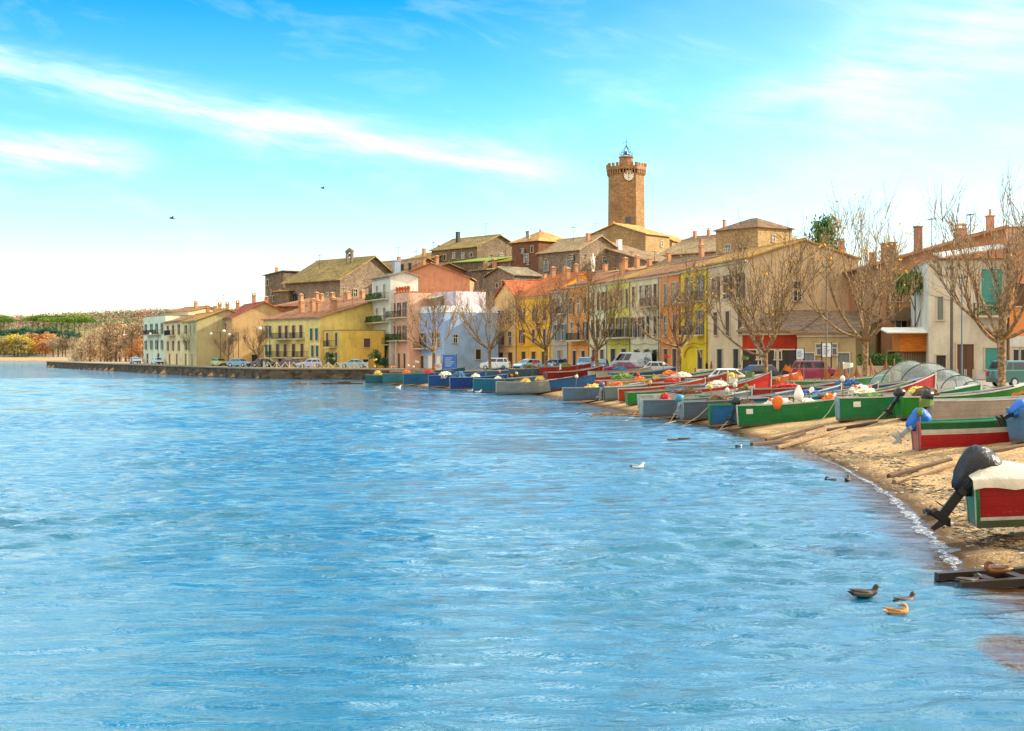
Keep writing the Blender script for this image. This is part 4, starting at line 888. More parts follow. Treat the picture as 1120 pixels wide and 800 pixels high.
# ---------------------------------------------------------------- leafy and far trees
def crown_mesh(kind, seed, mat):
    rr = random.Random(seed); b = MB()
    def leaf(c, s, up=0):
        u = Vector([rr.gauss(0, 1) for _ in range(3)]).normalized()*s; v = Vector([rr.gauss(0, 1) for _ in range(3)]).normalized()*s
        if up: u.z *= 2.2
        b.add([c, c+u, c+v], [(0, 1, 2)])
    if kind == 'round':
        for _ in range(22):
            a = rr.uniform(0, 6.28); r = rr.uniform(0, .36); z = rr.uniform(.22, .9); r *= math.sin(math.pi*min(1, (z-.1)/.9))**.5+.2
            c = Vector((r*math.cos(a), r*math.sin(a), z)); q = rr.uniform(.09, .19)
            for _ in range(95): d = Vector([rr.gauss(0, 1) for _ in range(3)]).normalized(); leaf(c+d*q*rr.uniform(.5, 1), .05)
    elif kind == 'pine':
        for _ in range(24):
            a = rr.uniform(0, 6.28); r = .55*math.sqrt(rr.random()); c = Vector((r*math.cos(a), r*math.sin(a), .86-.25*r*r+rr.uniform(-.03, .04)))
            for _ in range(80): d = Vector([rr.gauss(0, 1) for _ in range(3)]).normalized(); leaf(c+Vector((d.x*.16, d.y*.16, d.z*.08)), .045)
    elif kind == 'poplar':
        for _ in range(24):
            a = rr.uniform(0, 6.28); z = rr.uniform(.12, .98); r = rr.uniform(0, .17)*math.sin(math.pi*min(1, z*.8+.15)); c = Vector((r*math.cos(a), r*math.sin(a), z))
            for _ in range(42): leaf(c+Vector((rr.gauss(0, .045), rr.gauss(0, .045), rr.gauss(0, .06))), .03, 1)
    elif kind == 'bare':
        for _ in range(26):
            a = rr.uniform(0, 6.28); z = rr.uniform(.3, .95); r = rr.uniform(0, .42)*math.sin(math.pi*z)**.6; c = Vector((r*math.cos(a), r*math.sin(a), z))
            for _ in range(36): leaf(c+Vector([rr.gauss(0, .06) for _ in range(3)]), .032, 1)
    elif kind == 'cedar':
        for i in range(70):
            z = .15+.83*(i/70); rm = .34*(1-z)**.7+.03; a = i*2.4; r = rm*rr.uniform(.3, 1)
            c = Vector((r*math.cos(a), r*math.sin(a), z-.06*r))
            for _ in range(60): leaf(c+Vector((rr.gauss(0, .05), rr.gauss(0, .05), rr.gauss(0, .03))), .035)
    return b.mesh('crown', mat)
def lm(n, a, b_, c): return leafmat(n, [(.3, lin(a)), (.5, lin(b_)), (.7, lin(c))])
CM = {'dark': ('round', lm('dark leaves', '#16382e', '#2a5440', '#47724a')), 'pine': ('pine', lm('pine needles', '#2d4a1c', '#54752a', '#8a9a3a')), 'olive': ('round', lm('olive leaves', '#6a6a3a', '#93894e', '#bda86a')),
      'orange': ('round', lm('autumn leaves', '#966638', '#b98450', '#cba06c')), 'yellow': ('round', lm('yellow leaves', '#a08a1a', '#cbb02a', '#e0cc4a')), 'brown': ('bare', lm('twigs', '#5e5040', '#85735c', '#a8967a')),
      'poplar': ('poplar', lm('poplar twigs', '#7a644c', '#a88c6c', '#c9b090')), 'cedar': ('cedar', lm('cedar needles', '#22402a', '#3f6638', '#6a8a48'))}
TRUNKM = wood('#6a5644'); KC = {}
def far_tree(kind, label, loc, h, group, w=1.0, cat='tree', names={'pine': 'umbrella_pine', 'poplar': 'poplar_tree', 'cedar': 'cedar_tree'}):
    k, m = CM[kind]; seed = random.randint(0, 2)
    root = thing(names.get(kind, 'tree'), label, cat, loc, random.uniform(0, 6), group); root.scale = (h*w, h*w, h)
    if (kind, seed) not in KC:
        tb = MB(); tb.tube([(0, 0, -.1), (.01, 0, .4), (0, .01, .8)], [.03, .02, .008], 6)
        for q in range(5): a = q*1.26; tb.tube([(0, 0, .3+.07*q), (.22*math.cos(a), .22*math.sin(a), .55+.07*q)], [.012, .004], 4)
        KC[(kind, seed)] = (crown_mesh(k, seed+10*len(KC), m), tb.mesh('trunk', TRUNKM))
    obj('crown', KC[(kind, seed)][0], None, root); obj('trunk', KC[(kind, seed)][1], None, root); return root
random.seed(21)
for i in range(15):
    u = 90+i*4.7+random.uniform(-1.5, 1.5); D = 378-2.2*max(0, i-2)-(0 if i > 2 else -6)+random.uniform(0, 10); p = gl(u, D)
    far_tree('poplar', 'tan bare poplar in the row behind the end of the quay', p, (7.2+2.6*min(1, i/7)+random.uniform(-.8, .8)), 'bare poplars behind the quay', 1.3)
for i in range(14):
    u = 58+i*5+random.uniform(-2, 2); D = random.uniform(430, 560)
    p = gl(u, max(D, 690 if u < 80 else 0)); far_tree('brown', 'greyish brown bare tree on the shore beyond the quay', p, random.uniform(6, 8)*(1 if u > 80 else 1.5), 'bare trees beyond the quay', 1.2)
for i in range(17):
    u = -4+i*3.9+random.uniform(-1, 1); kd = 'orange' if 10 < i < 16 else ('yellow' if i in (5, 8, 9) else 'olive')
    far_tree(kd, {'orange': 'orange autumn tree on the far shore', 'yellow': 'yellow leafed tree on the far shore', 'olive': 'olive green bushy tree on the far shore'}[kd], gl(u, random.uniform(690, 730)), random.uniform(8, 12), 'trees on the far shore', 1.3)
for i in range(22):
    far_tree('dark', 'dark evergreen tree in the belt behind the far shore', gl(-5+i*4+random.uniform(-1, 1), random.uniform(800, 840)), random.uniform(9, 11), 'evergreens behind the far shore', 1.2)
for i in range(13):
    u = (-4+i*3.8 if i < 3 else 36+(i-3)*6.4)+random.uniform(-1, 1)
    far_tree('pine', 'flat topped green umbrella pine on the slope across the bay', gl(u, random.uniform(900, 930)), random.uniform(13, 15), 'umbrella pines across the bay', .9)
far_tree('orange', 'single bright orange tree above the poplar row', gl(121, 640), 13, None, 1.1)
far_tree('orange', 'orange brown tree by the white house at the end of the quay', gl(150, 345), 6, None, 1.1)
far_tree('cedar', 'dark green cedar rising behind the blank gable wall', (at(901, 172).x, 172, 3), 18, None, .62)
far_tree('pine', 'leafy tree with yellowish green foliage beside the cream house roof', gl(1001, 117), 9.8, None, .36, 'tree', {})
# distant wood on the hills: nobody could count it
rr = random.Random(5); b = MB(); wm_ = lm('distant wood', '#6a5a50', '#8f7c6a', '#ab9a86'); wg = lm('distant green wood', '#33503a', '#5d7240', '#8a8a50'); wo_ = lm('distant autumn wood', '#7d5238', '#a5704c', '#b98a66')
P = []
while len(P) < 5200:
    D = rr.uniform(960, 1600); u = rr.uniform(-60, 330); x = (u-560)/F*D
    P.append((x, D, mnoise.noise(Vector((x*.008, D*.004, 3)))))
hz = height(np.array([(p[0], p[1]) for p in P]))
for (x, D, n), z in zip(P, hz):
    n2 = mnoise.noise(Vector((x*.03, D*.013, 8)))
    if n < -.05 and (rr.random() < .75 or x/D < -.34) and not (x/D < -.30 and rr.random() < .6): continue
    b.cur = 1 if n2 > .12 else (2 if (n2 < -.2) else 0); s = rr.uniform(3, 6.5)
    for _ in range(26):
        c = Vector((x+rr.gauss(0, s*.45), D+rr.gauss(0, s*.45), z+s*rr.uniform(.2, 1.25))); u_ = Vector([rr.gauss(0, 1) for _ in range(3)])*s*.13; v_ = Vector([rr.gauss(0, 1) for _ in range(3)])*s*.13
        b.add([c, c+u_, c+v_], [(0, 1, 2)])
tag(b.build('wood', [wm_, wg, wo_]), 'brown and green winter woodland covering the distant hills', 'woodland', None, 'stuff')
# bushes and pots near the houses
for u, D, h, lb in ((412, 214, 3.0, 'dark green potted shrub before the white four storey block'), (420, 213, 2.2, 'smaller green shrub beside the door of the pink block'), (362, 214, 2.6, 'green climber at the foot of the mustard house'),
                    (707, 163, 3.2, 'orange and green shrub in front of the cream terraced house')):
    far_tree('dark', lb, gl(u, D), h, None, .9, 'shrub', {'dark': 'shrub'})
# ---------------------------------------------------------------- cars
TYRE = paint('#15161a', .85); RIM = paint('#b8bcc0', .35, .1, .7); CGLASS = glass('#16242e', .05); LAMPW = paint('#e9eef0', .15, .05); LAMPR = paint('#b0131a', .25, .1); TRIM = paint('#22252a', .6)
def car_paint(h):
    k = ('car', h)
    if k in MATS: return MATS[k]
    m = NT('car paint'); c = lin(h); m.col(m.ramp(m.noise(m.tc.outputs['Object'], 1.5, 4), [(.3, mul(c, .88)), (.7, mul(c, 1.05))])); m.b.inputs['Coat Weight'].default_value = .8; MATS[k] = m.fin(.3, .15); return MATS[k]
STY = {  # length, width, bonnet height, belt, roof, x of: screen base, screen top, rear top, rear base
 'hatch': (3.9, 1.68, .86, .95, 1.46, .98, .25, -1.35, -1.82), 'sedan': (4.4, 1.74, .84, .95, 1.43, 1.0, .25, -.95, -1.6), 'suv': (4.3, 1.8, 1.02, 1.1, 1.72, 1.15, .55, -1.75, -2.05), 'van': (5.2, 1.95, 1.15, 1.25, 2.3, 2.1, 1.35, -2.5, -2.58)}
CT = {}
def car(style, col_, label, loc, rz):
    Lc, Wc_, hb, be, ro, s0, s1, r1, r0 = STY[style]; w = Wc_/2; key = style
    root = thing('parked_van' if style == 'van' else 'parked_car', label, 'van' if style == 'van' else 'car', loc, rz, 'vehicles parked along the lakefront')
    if key not in CT:
        M = {}
        b = MB(); f, bk = Lc/2, -Lc/2
        prof = [(bk+.05, .3), (bk, .55), (bk+.03, be-.05), (r0, be), (s0, be), (f-.25, hb-.06), (f-.04, hb-.2), (f, .5), (f-.06, .28)]
        wx = [wa for wa in (Lc*.30, -Lc*.30)]
        b.loft([[(x, s*(w-ins), z) for x, z in ([(p[0]*(1-ins*.25), .3+(p[1]-.3)*(1-ins*.5)) for p in prof])] for s, ins in ((-1, .12), (-1, .03), (-1, 0), (1, 0), (1, .03), (1, .12))][1:5] if False else
               [[(x*(1-i2*.12), y, .3+(z-.3)*(1-i2*.4)) for x, z in prof] for y, i2 in ((-w, .12), (-w+.05, 0), (w-.05, 0), (w, .12))])
        M['body'] = b.mesh('body')
        b = MB(); t = .82
        b.loft([[(s0, -w*.95, be), (s0, w*.95, be), (r0, w*.95, be), (r0, -w*.95, be)], [(s1, -w*t, ro-.05), (s1, w*t, ro-.05), (r1, w*t, ro-.05), (r1, -w*t, ro-.05)], [(s1-.12, -w*(t-.12), ro), (s1-.12, w*(t-.12), ro), (r1+.1, w*(t-.12), ro), (r1+.1, -w*(t-.12), ro)]], cap0=False)
        M['roof'] = b.mesh('roof')
        def lerp2(a, c, q): return a+(c-a)*q
        b = MB(); z0, z1 = .08, .86
        def cab(x0, x1, q, y): return (lerp2(x0, x1, q), y*lerp2(.95, t, q)*w, lerp2(be, ro-.05, q))
        o = .012
        b.add([(cab(s0, s1, z0, -.9)[0]+o, cab(s0, s1, z0, -.9)[1], cab(s0, s1, z0, 0)[2]+o), (cab(s0, s1, z0, .9)[0]+o, cab(s0, s1, z0, .9)[1], cab(s0, s1, z0, 0)[2]+o), (cab(s0, s1, z1, .9)[0]+o, cab(s0, s1, z1, .9)[1], cab(s0, s1, z1, 0)[2]+o), (cab(s0, s1, z1, -.9)[0]+o, cab(s0, s1, z1, -.9)[1], cab(s0, s1, z1, 0)[2]+o)], [(0, 1, 2, 3)])
        M['windscreen'] = b.mesh('windscreen', CGLASS)
        b = MB(); b.add([(cab(r0, r1, q, y)[0]-o, cab(r0, r1, q, y)[1], cab(r0, r1, q, 0)[2]+o) for q, y in ((z0+.1, -.85), (z1, -.85), (z1, .85), (z0+.1, .85))], [(0, 1, 2, 3)]); M['rear_window'] = b.mesh('rear_window', CGLASS)
        for s in (-1, 1):
            b = MB(); cuts = (.04, .40, .44, .78, .82, .97) if style != 'van' else (.03, .22, .24, .40)
            for i in range(0, len(cuts), 2):
                pts = []
                for q, cc in ((z0, cuts[i]), (z0, cuts[i+1]), (z1, cuts[i+1]), (z1, cuts[i])):
                    xf, xr = lerp2(s0, s1, q), lerp2(r0, r1, q); pts.append((lerp2(xf-.05, xr+.05, cc), s*(w*lerp2(.95, t, q)+o), lerp2(be, ro-.05, q)))
                b.poly(pts)
            M['side_window%d' % s] = b.mesh('side_window', CGLASS)
        b = MB(); b.tube([(0, -.1, 0), (0, -.095, 0), (0, .095, 0), (0, .1, 0)], [.27, .32, .32, .27], 16); M['tyre'] = b.mesh('tyre', TYRE)
        b = MB(); b.tube([(0, -.11, 0), (0, .11, 0)], .19, 12); M['rim'] = b.mesh('rim', RIM)
        b = MB(); b.ball((0, 0, 0), (.09, .2, .1), 8, 5); M['headlight'] = b.mesh('headlight', LAMPW)
        b = MB(); b.b2((-.03, -.1, -.16), (.03, .1, .16)); M['tail_light'] = b.mesh('tail_light', LAMPR)
        b = MB(); b.b2((f-.1, -w+.1, .27), (f+.04, w-.1, .5)); M['bumper'] = b.mesh('bumper', TRIM)
        CT[key] = M
    M = CT[key]; cp = car_paint(col_)
    def withm(k, nm):
        kk = (key, k, col_)
        if kk not in CT: me = M[k].copy(); me.materials.clear(); me.materials.append(cp); CT[kk] = me
        return obj(nm, CT[kk], None, root)
    withm('body', 'body'); withm('roof', 'roof')
    for k in ('windscreen', 'rear_window', 'bumper'): obj(k, M[k], None, root)
    for s in (-1, 1): obj('side_window', M['side_window%d' % s], None, root)
    f = Lc/2
    for s in (-1, 1):
        obj('headlight', M['headlight'], None, root, (f-.1, s*(w-.3), hb-.24)); obj('tail_light', M['tail_light'], None, root, (-f, s*(w-.18), be-.25))
        for x in (.31, -.3):
            wl = obj('tyre', M['tyre'], None, root, (x*Lc, s*(w-.09), .32)); wl.name = 'wheel'; obj('rim', M['rim'], None, wl)
    return root
QD = math.atan2(-75.5, 41.5)
CARS = [('hatch', '#9fc0d8', 'pale blue car at the far end of the quay, leftmost parked car', 148, 305, QD), ('sedan', '#b8cfe0', 'silver blue car in front of the leftmost white house', 172, 286, QD),
 ('hatch', '#b7bd7a', 'pale green car before the ochre gabled house', 240, 247, QD+R(10)), ('sedan', '#5f9ec6', 'blue estate car parked before the blank ochre gable', 262, 234, R(-28)),
 ('sedan', '#2c4a5a', 'dark teal car just left of the long yellow house', 289, 229, R(-28)), ('sedan', '#5a3a4a', 'dark plum car half hidden behind the silver hatchback', 320, 220, R(-20)),
 ('hatch', '#b4c6ea', 'silver lilac hatchback behind the zigzag fence', 338, 215, R(-160)), ('sedan', '#7fb6c8', 'pale turquoise car before the mustard house side wall', 386, 212, R(-172)),
 ('suv', '#cfe6ee', 'white off road car before the blue corner house wall', 542, 198, R(170)), ('hatch', '#a8d0ea', 'pale blue hatchback in front of the orange shop awnings', 577, 186, R(-140)),
 ('suv', '#3f86b4', 'blue off road car right of the person in blue', 640, 174, R(-100)), ('hatch', '#2c4f80', 'dark blue small car just left of the van', 657, 172, R(-100)),
 ('van', '#aebfcc', 'silver grey van parked before the lime yellow house', 691, 163.5, R(165)), ('sedan', '#8a2f6a', 'purple red car in front of the silver grey van', 679, 152, R(-175)),
 ('hatch', '#b9c6cc', 'silver car left of the trunk before the terracotta house', 724, 147, R(-10)), ('hatch', '#e6eef0', 'white car facing right, parked right of the yellow house', 804, 108, R(-25)),
 ('hatch', '#31383c', 'dark car behind the nose of the white car', 826, 117, R(-160)), ('suv', '#8a2a4a', 'crimson off road car before the low beige building', 893, 112, R(-12)),
 ('suv', '#1f5a58', 'dark green off road car at the right edge beside the plane tree', 1117, 90, R(20)), ('hatch', '#3a6ea0', 'blue car behind the trunk before the grey terraced house', 607, 181, R(-120))]
for st, cc, lb, u, D, rz in CARS: p = gl(u, D); car(st, cc, lb, (p[0], p[1], p[2] if D > 60 else p[2]), rz)
# ---------------------------------------------------------------- boats
def tarpm(h, rough):
    m = NT('tarpaulin'); v = m.tc.outputs['Object']; c = lin(h); f = m.noise(m.mapping(v, (1, 1, .45)), 4.5, 4, .6, 1.2)
    m.col(m.ramp(m.noise(v, 2, 5, .7), [(.3, mul(c, .8)), (.7, mul(c, 1.1))])); m.l(m.bump(f, .55, .09), m.b.inputs['Normal']); return m.fin(rough, 0, .5)
INSIDE = paint('#b8b4a4', .7, .3); WOODB = wood('#8a6a48'); OUT_BLK = paint('#14161a', .35, .3); OUT_GRY = paint('#9aa3a8', .4); BAG = tarpm('#1c1e26', .42); BLUETARP = tarpm('#1668c8', .5); BEIGE = tarpm('#c9bda8', .75)
def bp(h):
    k = ('boat', h)
    if k in MATS: return MATS[k]
    c = mul(lin(h), .66); m = NT('boat paint'); v = m.tc.outputs['Object']
    a = m.ramp(m.noise(v, 1.6, 6, .7), [(.3, mul(c, .72)), (.5, c), (.75, mul(c, 1.15))])
    scr = m.noise(m.mapping(v, (.8, 8, 9)), 3.0, 5, .7)
    a = m.mix(m.ramp(scr, [(.64, (0, 0, 0)), (.72, (.45,)*3)]), a, mul(tuple(x*.5+.18 for x in c), 1))
    blot = m.noise(v, .9, 7, .8, .6); a = m.mix(m.ramp(blot, [(.5, (0, 0, 0)), (.62, (.4,)*3)]), a, mul(c, .55))
    chip = m.noise(m.mapping(v, (2, 5, 6)), 6, 4, .7); a = m.mix(m.ramp(chip, [(.66, (0, 0, 0)), (.69, (.8,)*3)]), a, lin('#9a8f7c'))
    z = m.n('ShaderNodeSeparateXYZ'); m.l(v, z.inputs[0])
    pl = m.math('FRACT', m.math('MULTIPLY', z.outputs[2], 4.6)); a = m.mix(m.ramp(pl, [(0, (.65,)*3), (.09, (0, 0, 0))]), a, mul(c, .4))
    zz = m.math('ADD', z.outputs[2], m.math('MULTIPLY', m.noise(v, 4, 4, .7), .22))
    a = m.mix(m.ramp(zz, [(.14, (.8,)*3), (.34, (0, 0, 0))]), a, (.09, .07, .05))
    m.col(a); m.l(m.bump(m.noise(m.mapping(v, (.5, 4, 6)), 5, 3), .2, .02), m.b.inputs['Normal'])
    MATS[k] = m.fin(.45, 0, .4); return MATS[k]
class Hull:
    def __init__(s, Lh, beam, Hh, rise): s.L, s.b, s.H, s.r = Lh, beam, Hh, rise; s.T = [0, .08, .18, .3, .42, .54, .65, .75, .83, .9, .95, .985, 1]
    def w(s, t): return s.b/2*(.8+.2*math.sin(math.pi*min(t/.5, 1)/2)) if t < .5 else max(.035, s.b/2*(1-((t-.5)/.5)**2.1))
    def top(s, t): return s.H+.10*s.H*(1-t)**2*1.2+s.r*t**2.6
    def bot(s, t): return 0 if t < .6 else s.r*.62*((t-.6)/.4)**1.8+.12*((t-.6)/.4)**2
    def pt(s, t, f, side, inn=0):
        w = s.w(t); wb = w*.74; y = (wb+(w-wb)*(f**.8))-inn
        return Vector((t*s.L*1.0+(f*.10 if t > .9 else 0)*1.0*(t-.9)*10, side*max(.012, y), s.bot(t)+(s.top(t)-s.bot(t))*f))
def outboard(parent, x, z, y, cowl, leg, tilt=.0, big=1.0, bag=False):
    o = obj('outboard_motor', (lambda b: (b.box((0, 0, .0), (.14*big, .3*big, .34*big)), b.box((.1, 0, .16), (.22, .22, .05)), b)[2])(MB()), leg, parent, (x, y, z), (0, tilt, 0))
    b = MB(); b.smooth = True
    if bag:
        rr = random.Random(3); n = 26; rings = []
        for k, (r, zz) in enumerate(((.15, -.22), (.24, -.1), (.32, .12), (.36, .42), (.40, .60), (.39, .78), (.30, .92), (.16, .98), (.03, 1.0))):
            r *= big*.76; zz *= big*.74; rings.append([Vector((r*1.12*math.cos(2*math.pi*j/n)*(1+.10*mnoise.noise(Vector((j*.9, k*.35, big)))*2)+.05*(zz-.4), r*.85*math.sin(2*math.pi*j/n)*(1+.10*mnoise.noise(Vector((j*.9, k*.35, big)))*2), zz*.92+.03*math.sin(j*1.9+k))) for j in range(n)])
        b.loft(rings)
    else:
        b.loft([[(-.22+a, -.15+c, zz), (.2-a, -.17+c, zz), (.2-a, .17-c, zz), (-.22+a, .15-c, zz)] for a, c, zz in ((.03, .02, .12), (0, 0, .16), (0, 0, .42), (.05, .04, .52), (.1, .1, .55))])
    b.build('cowling', cowl, o)
    b = MB(); b.loft([[(-.07*big+d, -.05, zz), (.09*big+d, -.04, zz), (.09*big+d, .04, zz), (-.07*big+d, .05, zz)] for d, zz in ((0, .0), (-.02, -.3*big), (-.03, -.62*big))])
    b.box((-.06*big, 0, -.5*big), (.34*big, .2*big, .025)); b.loft([[(-.24*big, .0, -.74*big), (-.2*big, .06, -.7*big), (.14*big, .02, -.7*big), (.2*big, 0, -.72*big), (.14*big, -.02, -.74*big), (-.2*big, -.06, -.7*big)], [(-.2*big, .0, -.6*big), (-.12*big, .05, -.6*big), (.1*big, .03, -.6*big), (.12*big, 0, -.6*big), (.1*big, -.03, -.6*big), (-.12*big, -.05, -.6*big)]])
    b.loft([[(-.02, -.012, -.72*big), (.14, -.012, -.72*big), (.14, .012, -.72*big), (-.02, .012, -.72*big)], [(-.08, -.006, -.92*big), (.02, -.006, -.92*big), (.02, .006, -.92*big), (-.08, .006, -.92*big)]]); b.build('leg', leg, o)
    b = MB()
    for k in range(3):
        a = k*2.094; c, s = math.cos(a), math.sin(a); b.add([(-.25*big, .03*c, -.7*big+.03*s), (-.29*big, .15*c-.05*s, -.7*big+.15*s+.05*c), (-.26*big, .16*c+.05*s, -.7*big+.16*s-.05*c)], [(0, 1, 2), (2, 1, 0)])
    b.tube([(-.22*big, 0, -.7*big), (-.3*big, 0, -.7*big)], [.05, .03], 7); b.build('propeller', leg, o)
    return o
def boat(label, u, D, deg, cols, Lh=6.4, beam=1.75, Hh=.72, rise=.62, transom=None, inside=None, gun='#d8d4c8', deck=None, motor=None, tarp=None, cover=None, z=None, oars=0, group='fishing boats drawn up on the beach', cat='fishing boat', clutter=None, name='fishing_boat'):
    p = at(u, D); a = R(deg); hx = Vector((math.cos(a), math.sin(a)))
    z0 = max(.02, H1(p.x, p.y)); z1 = max(.02, H1(p.x+hx.x*Lh*.6, p.y+hx.y*Lh*.6)); pitch = -math.atan2((z1-z0), Lh*.6)*.45; rise *= .62
    if z is not None: z0 = z
    root = thing(name, label, cat, (p.x, p.y, z0+.10), a, group, ry=pitch)
    H = Hull(Lh, beam, Hh, rise); T = H.T; n = len(T)
    gm = bp(gun); im = bp(inside) if inside else INSIDE; prev = None
    bands = cols if isinstance(cols, list) else [(0, 1, cols)]
    for bi, (f0, f1, c) in enumerate(bands):
        b = MB(); b.smooth = True
        for s in (-1, 1):
            fs = [f0+(f1-f0)*k/3 for k in range(4)]
            b.loft([[H.pt(t, f, s, -.004*bi) for f in (fs if s > 0 else fs[::-1])] for t in T], closed=False, cap0=False, cap1=False)
        if bi == 0:
            b.loft([[H.pt(t, 0, -1), H.pt(t, 0, 1)] for t in T], closed=False, cap0=False, cap1=False)
        nm = 'hull' if bi == 0 else 'stripe'
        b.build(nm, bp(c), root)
    b = MB()            # interior skin and floor
    for s in (-1, 1): b.loft([[H.pt(t, f, s, .05) for f in (.16, .5, .985)][::s] for t in T[:-1]], closed=False, cap0=False, cap1=False)
    b.loft([[H.pt(t, .16, 1, .05), H.pt(t, .16, -1, .05)] for t in T[:-1]], closed=False, cap0=False, cap1=False)
    b.build('interior', im, root)
    b = MB()
    for s in (-1, 1):
        b.loft([[H.pt(t, 1, s)+Vector((0, s*dy, dz)) for dy, dz in ((.035, -.03), (.035, .025), (-.06, .025), (-.06, -.03))] for t in T])
    b.build('gunwale', gm, root)
    w0, w1, tz = H.w(0)*.74, H.w(0), H.top(0)
    b = MB(); b.loft([[(x, -w0, 0), (x, w0, 0), (x, w1, tz*.62), (x, w1+.01, tz+.02), (x, w1*.42, tz+.02), (x, w1*.36, tz-.13), (x, -w1*.36, tz-.13), (x, -w1*.42, tz+.02), (x, -w1-.01, tz+.02), (x, -w1, tz*.62)] for x in (.03, -.03)])
    b.build('transom', bp(transom or (bands[-1][2])), root)
    b = MB(); x0 = -.04
    if transom:         # pale corner strips on the transom
        for s in (-1, 1): b = MB(); b.loft([[(x, s*w0, .02), (x, s*(w0-.07), .02), (x, s*(w1-.07), tz), (x, s*w1, tz)] for x in (-.035, -.055)]); b.build('trim', gm, root)
    for t in (.22, .46, .68):
        b = MB(); w = H.w(t)-.06; zt = H.bot(t)+(H.top(t)-H.bot(t))*.72
        b.box((t*Lh, 0, zt), (.26, 2*w, .04)); b.build('thwart', WOODB, root)
    b = MB(); b.loft([[H.pt(t, .97, s, .03)+Vector((0, 0, .06*(1-abs(s)))) if s else Vector((t*Lh, 0, H.top(t)+.05)) for s in (-1, 0, 1)] for t in (.83, .9, .95, .985)], closed=False, cap0=False, cap1=False)
    b.build('foredeck', bp(deck or gun), root)
    b = MB(); b.tube([(Lh*.995+.08, 0, H.bot(1)), (Lh+.12, 0, H.top(1)+.12)], .05, 6); b.build('stem_post', gm, root)
    if motor: outboard(root, -.12, tz-.12, 0, *motor)
    if cover:
        b = MB(); b.smooth = True; rings = []
        for k, t in enumerate([-.015, .02]+[.06+.9*i/16 for i in range(17)]):
            tt = max(0, t); w = H.w(tt)+.05; row = []
            for j in range(17):
                q = -1+j/8; y = q*w; fold = .02*math.sin(t*60+q*3)+.015*math.sin(t*23-q*8)
                zz = H.top(tt)+.03+(1-abs(q)**1.7)*(.30 if k > 1 else .1+.16*k)*(.8+.2*math.sin(t*16))+fold*(1-abs(q))
                row.append(Vector((t*Lh, y*(1.0), zz)))
            row = [row[0]+Vector((0, -.012, -.17+.03*math.sin(t*40)))]+row+[row[-1]+Vector((0, .012, -.17+.03*math.sin(t*47)))]
            rings.append(row)
        b.loft(rings, closed=False, cap0=False, cap1=False); b.build('boat_cover', cover, root)
    for k in range(oars):
        b = MB(); s = 1 if k % 2 else -1; b.tube([(.6, s*.35, Hh*.9), (Lh*.62, s*.25, Hh*1.18)], .028, 6); b.box((.45, s*.35, Hh*.89), (.55, .14, .025))
        o = b.build('oar', WOODB, None); o.matrix_world = Matrix.Translation((p.x, p.y, z0+.10+.06))@Matrix.Rotation(a, 4, 'Z')@Matrix.Rotation(pitch, 4, 'Y')
        tag(o, OAR_L.pop(0) if OAR_L else 'pale wooden oar lying across the seats of a beached boat', 'oar', 'oars lying in the beached boats')
    return root, H, (p, a, pitch, z0)
OAR_L = []
NET_C = {'w': paint('#d9d4c4', .9, .3), 'g': paint('#5e7d3a', .9, .3), 'o': paint('#d9702a', .9, .3), 'y': paint('#c9b25a', .9, .3), 'b': paint('#4a6f96', .9, .3), 'n': paint('#6a5238', .95, .35), 'r': paint('#b8281c', .7, .2), 't': paint('#2b5a8c', .8, .2)}
def onboat(bt, t, y, dz=0):
    root, H, (p, a, pitch, z0) = bt; l = Vector((t*H.L, y, H.bot(t)+(H.top(t)-H.bot(t))*.75+dz))
    return Matrix.Translation((p.x, p.y, z0+.10))@Matrix.Rotation(a, 4, 'Z')@Matrix.Rotation(pitch, 4, 'Y')@l
def net_heap(bt, t, c, label, s=(.7, .5, .35), dz=0, cat='fishing net', nm='fishing_net', floats=None):
    b = MB(); rr = random.Random(hash(label) % 999 if False else len(label)*7+int(t*100)); 
    b.smooth = False; q = onboat(bt, t, 0, dz)
    bb = bmesh.new(); bmesh.ops.create_icosphere(bb, subdivisions=4, radius=1)
    for v in bb.verts:
        d = v.co.copy(); k = 1+.28*mnoise.noise(d*2.1+Vector((rr.random()*9, 0, t*5)))+.16*mnoise.noise(d*6)+.08*mnoise.noise(d*15)
        v.co = Vector((d.x*k*s[0], d.y*k*s[1], max(-.3, d.z)*k*s[2]))
    me = bpy.data.meshes.new(nm); bb.to_mesh(me); bb.free(); me.materials.append(NET_C[c])
    o = obj(nm, me, None, None, q, (0, 0, rr.uniform(0, 6))); tag(o, label, cat)
    if floats:
        for k in range(5):
            a = rr.uniform(0, 6.28); fb = MB(); fb.smooth = True; fb.ball((s[0]*.7*math.cos(a), s[1]*.7*math.sin(a), s[2]*.75+rr.uniform(-.05, .08)), .075, 8, 6); fb.build('float', NET_C[floats], o)
    return o
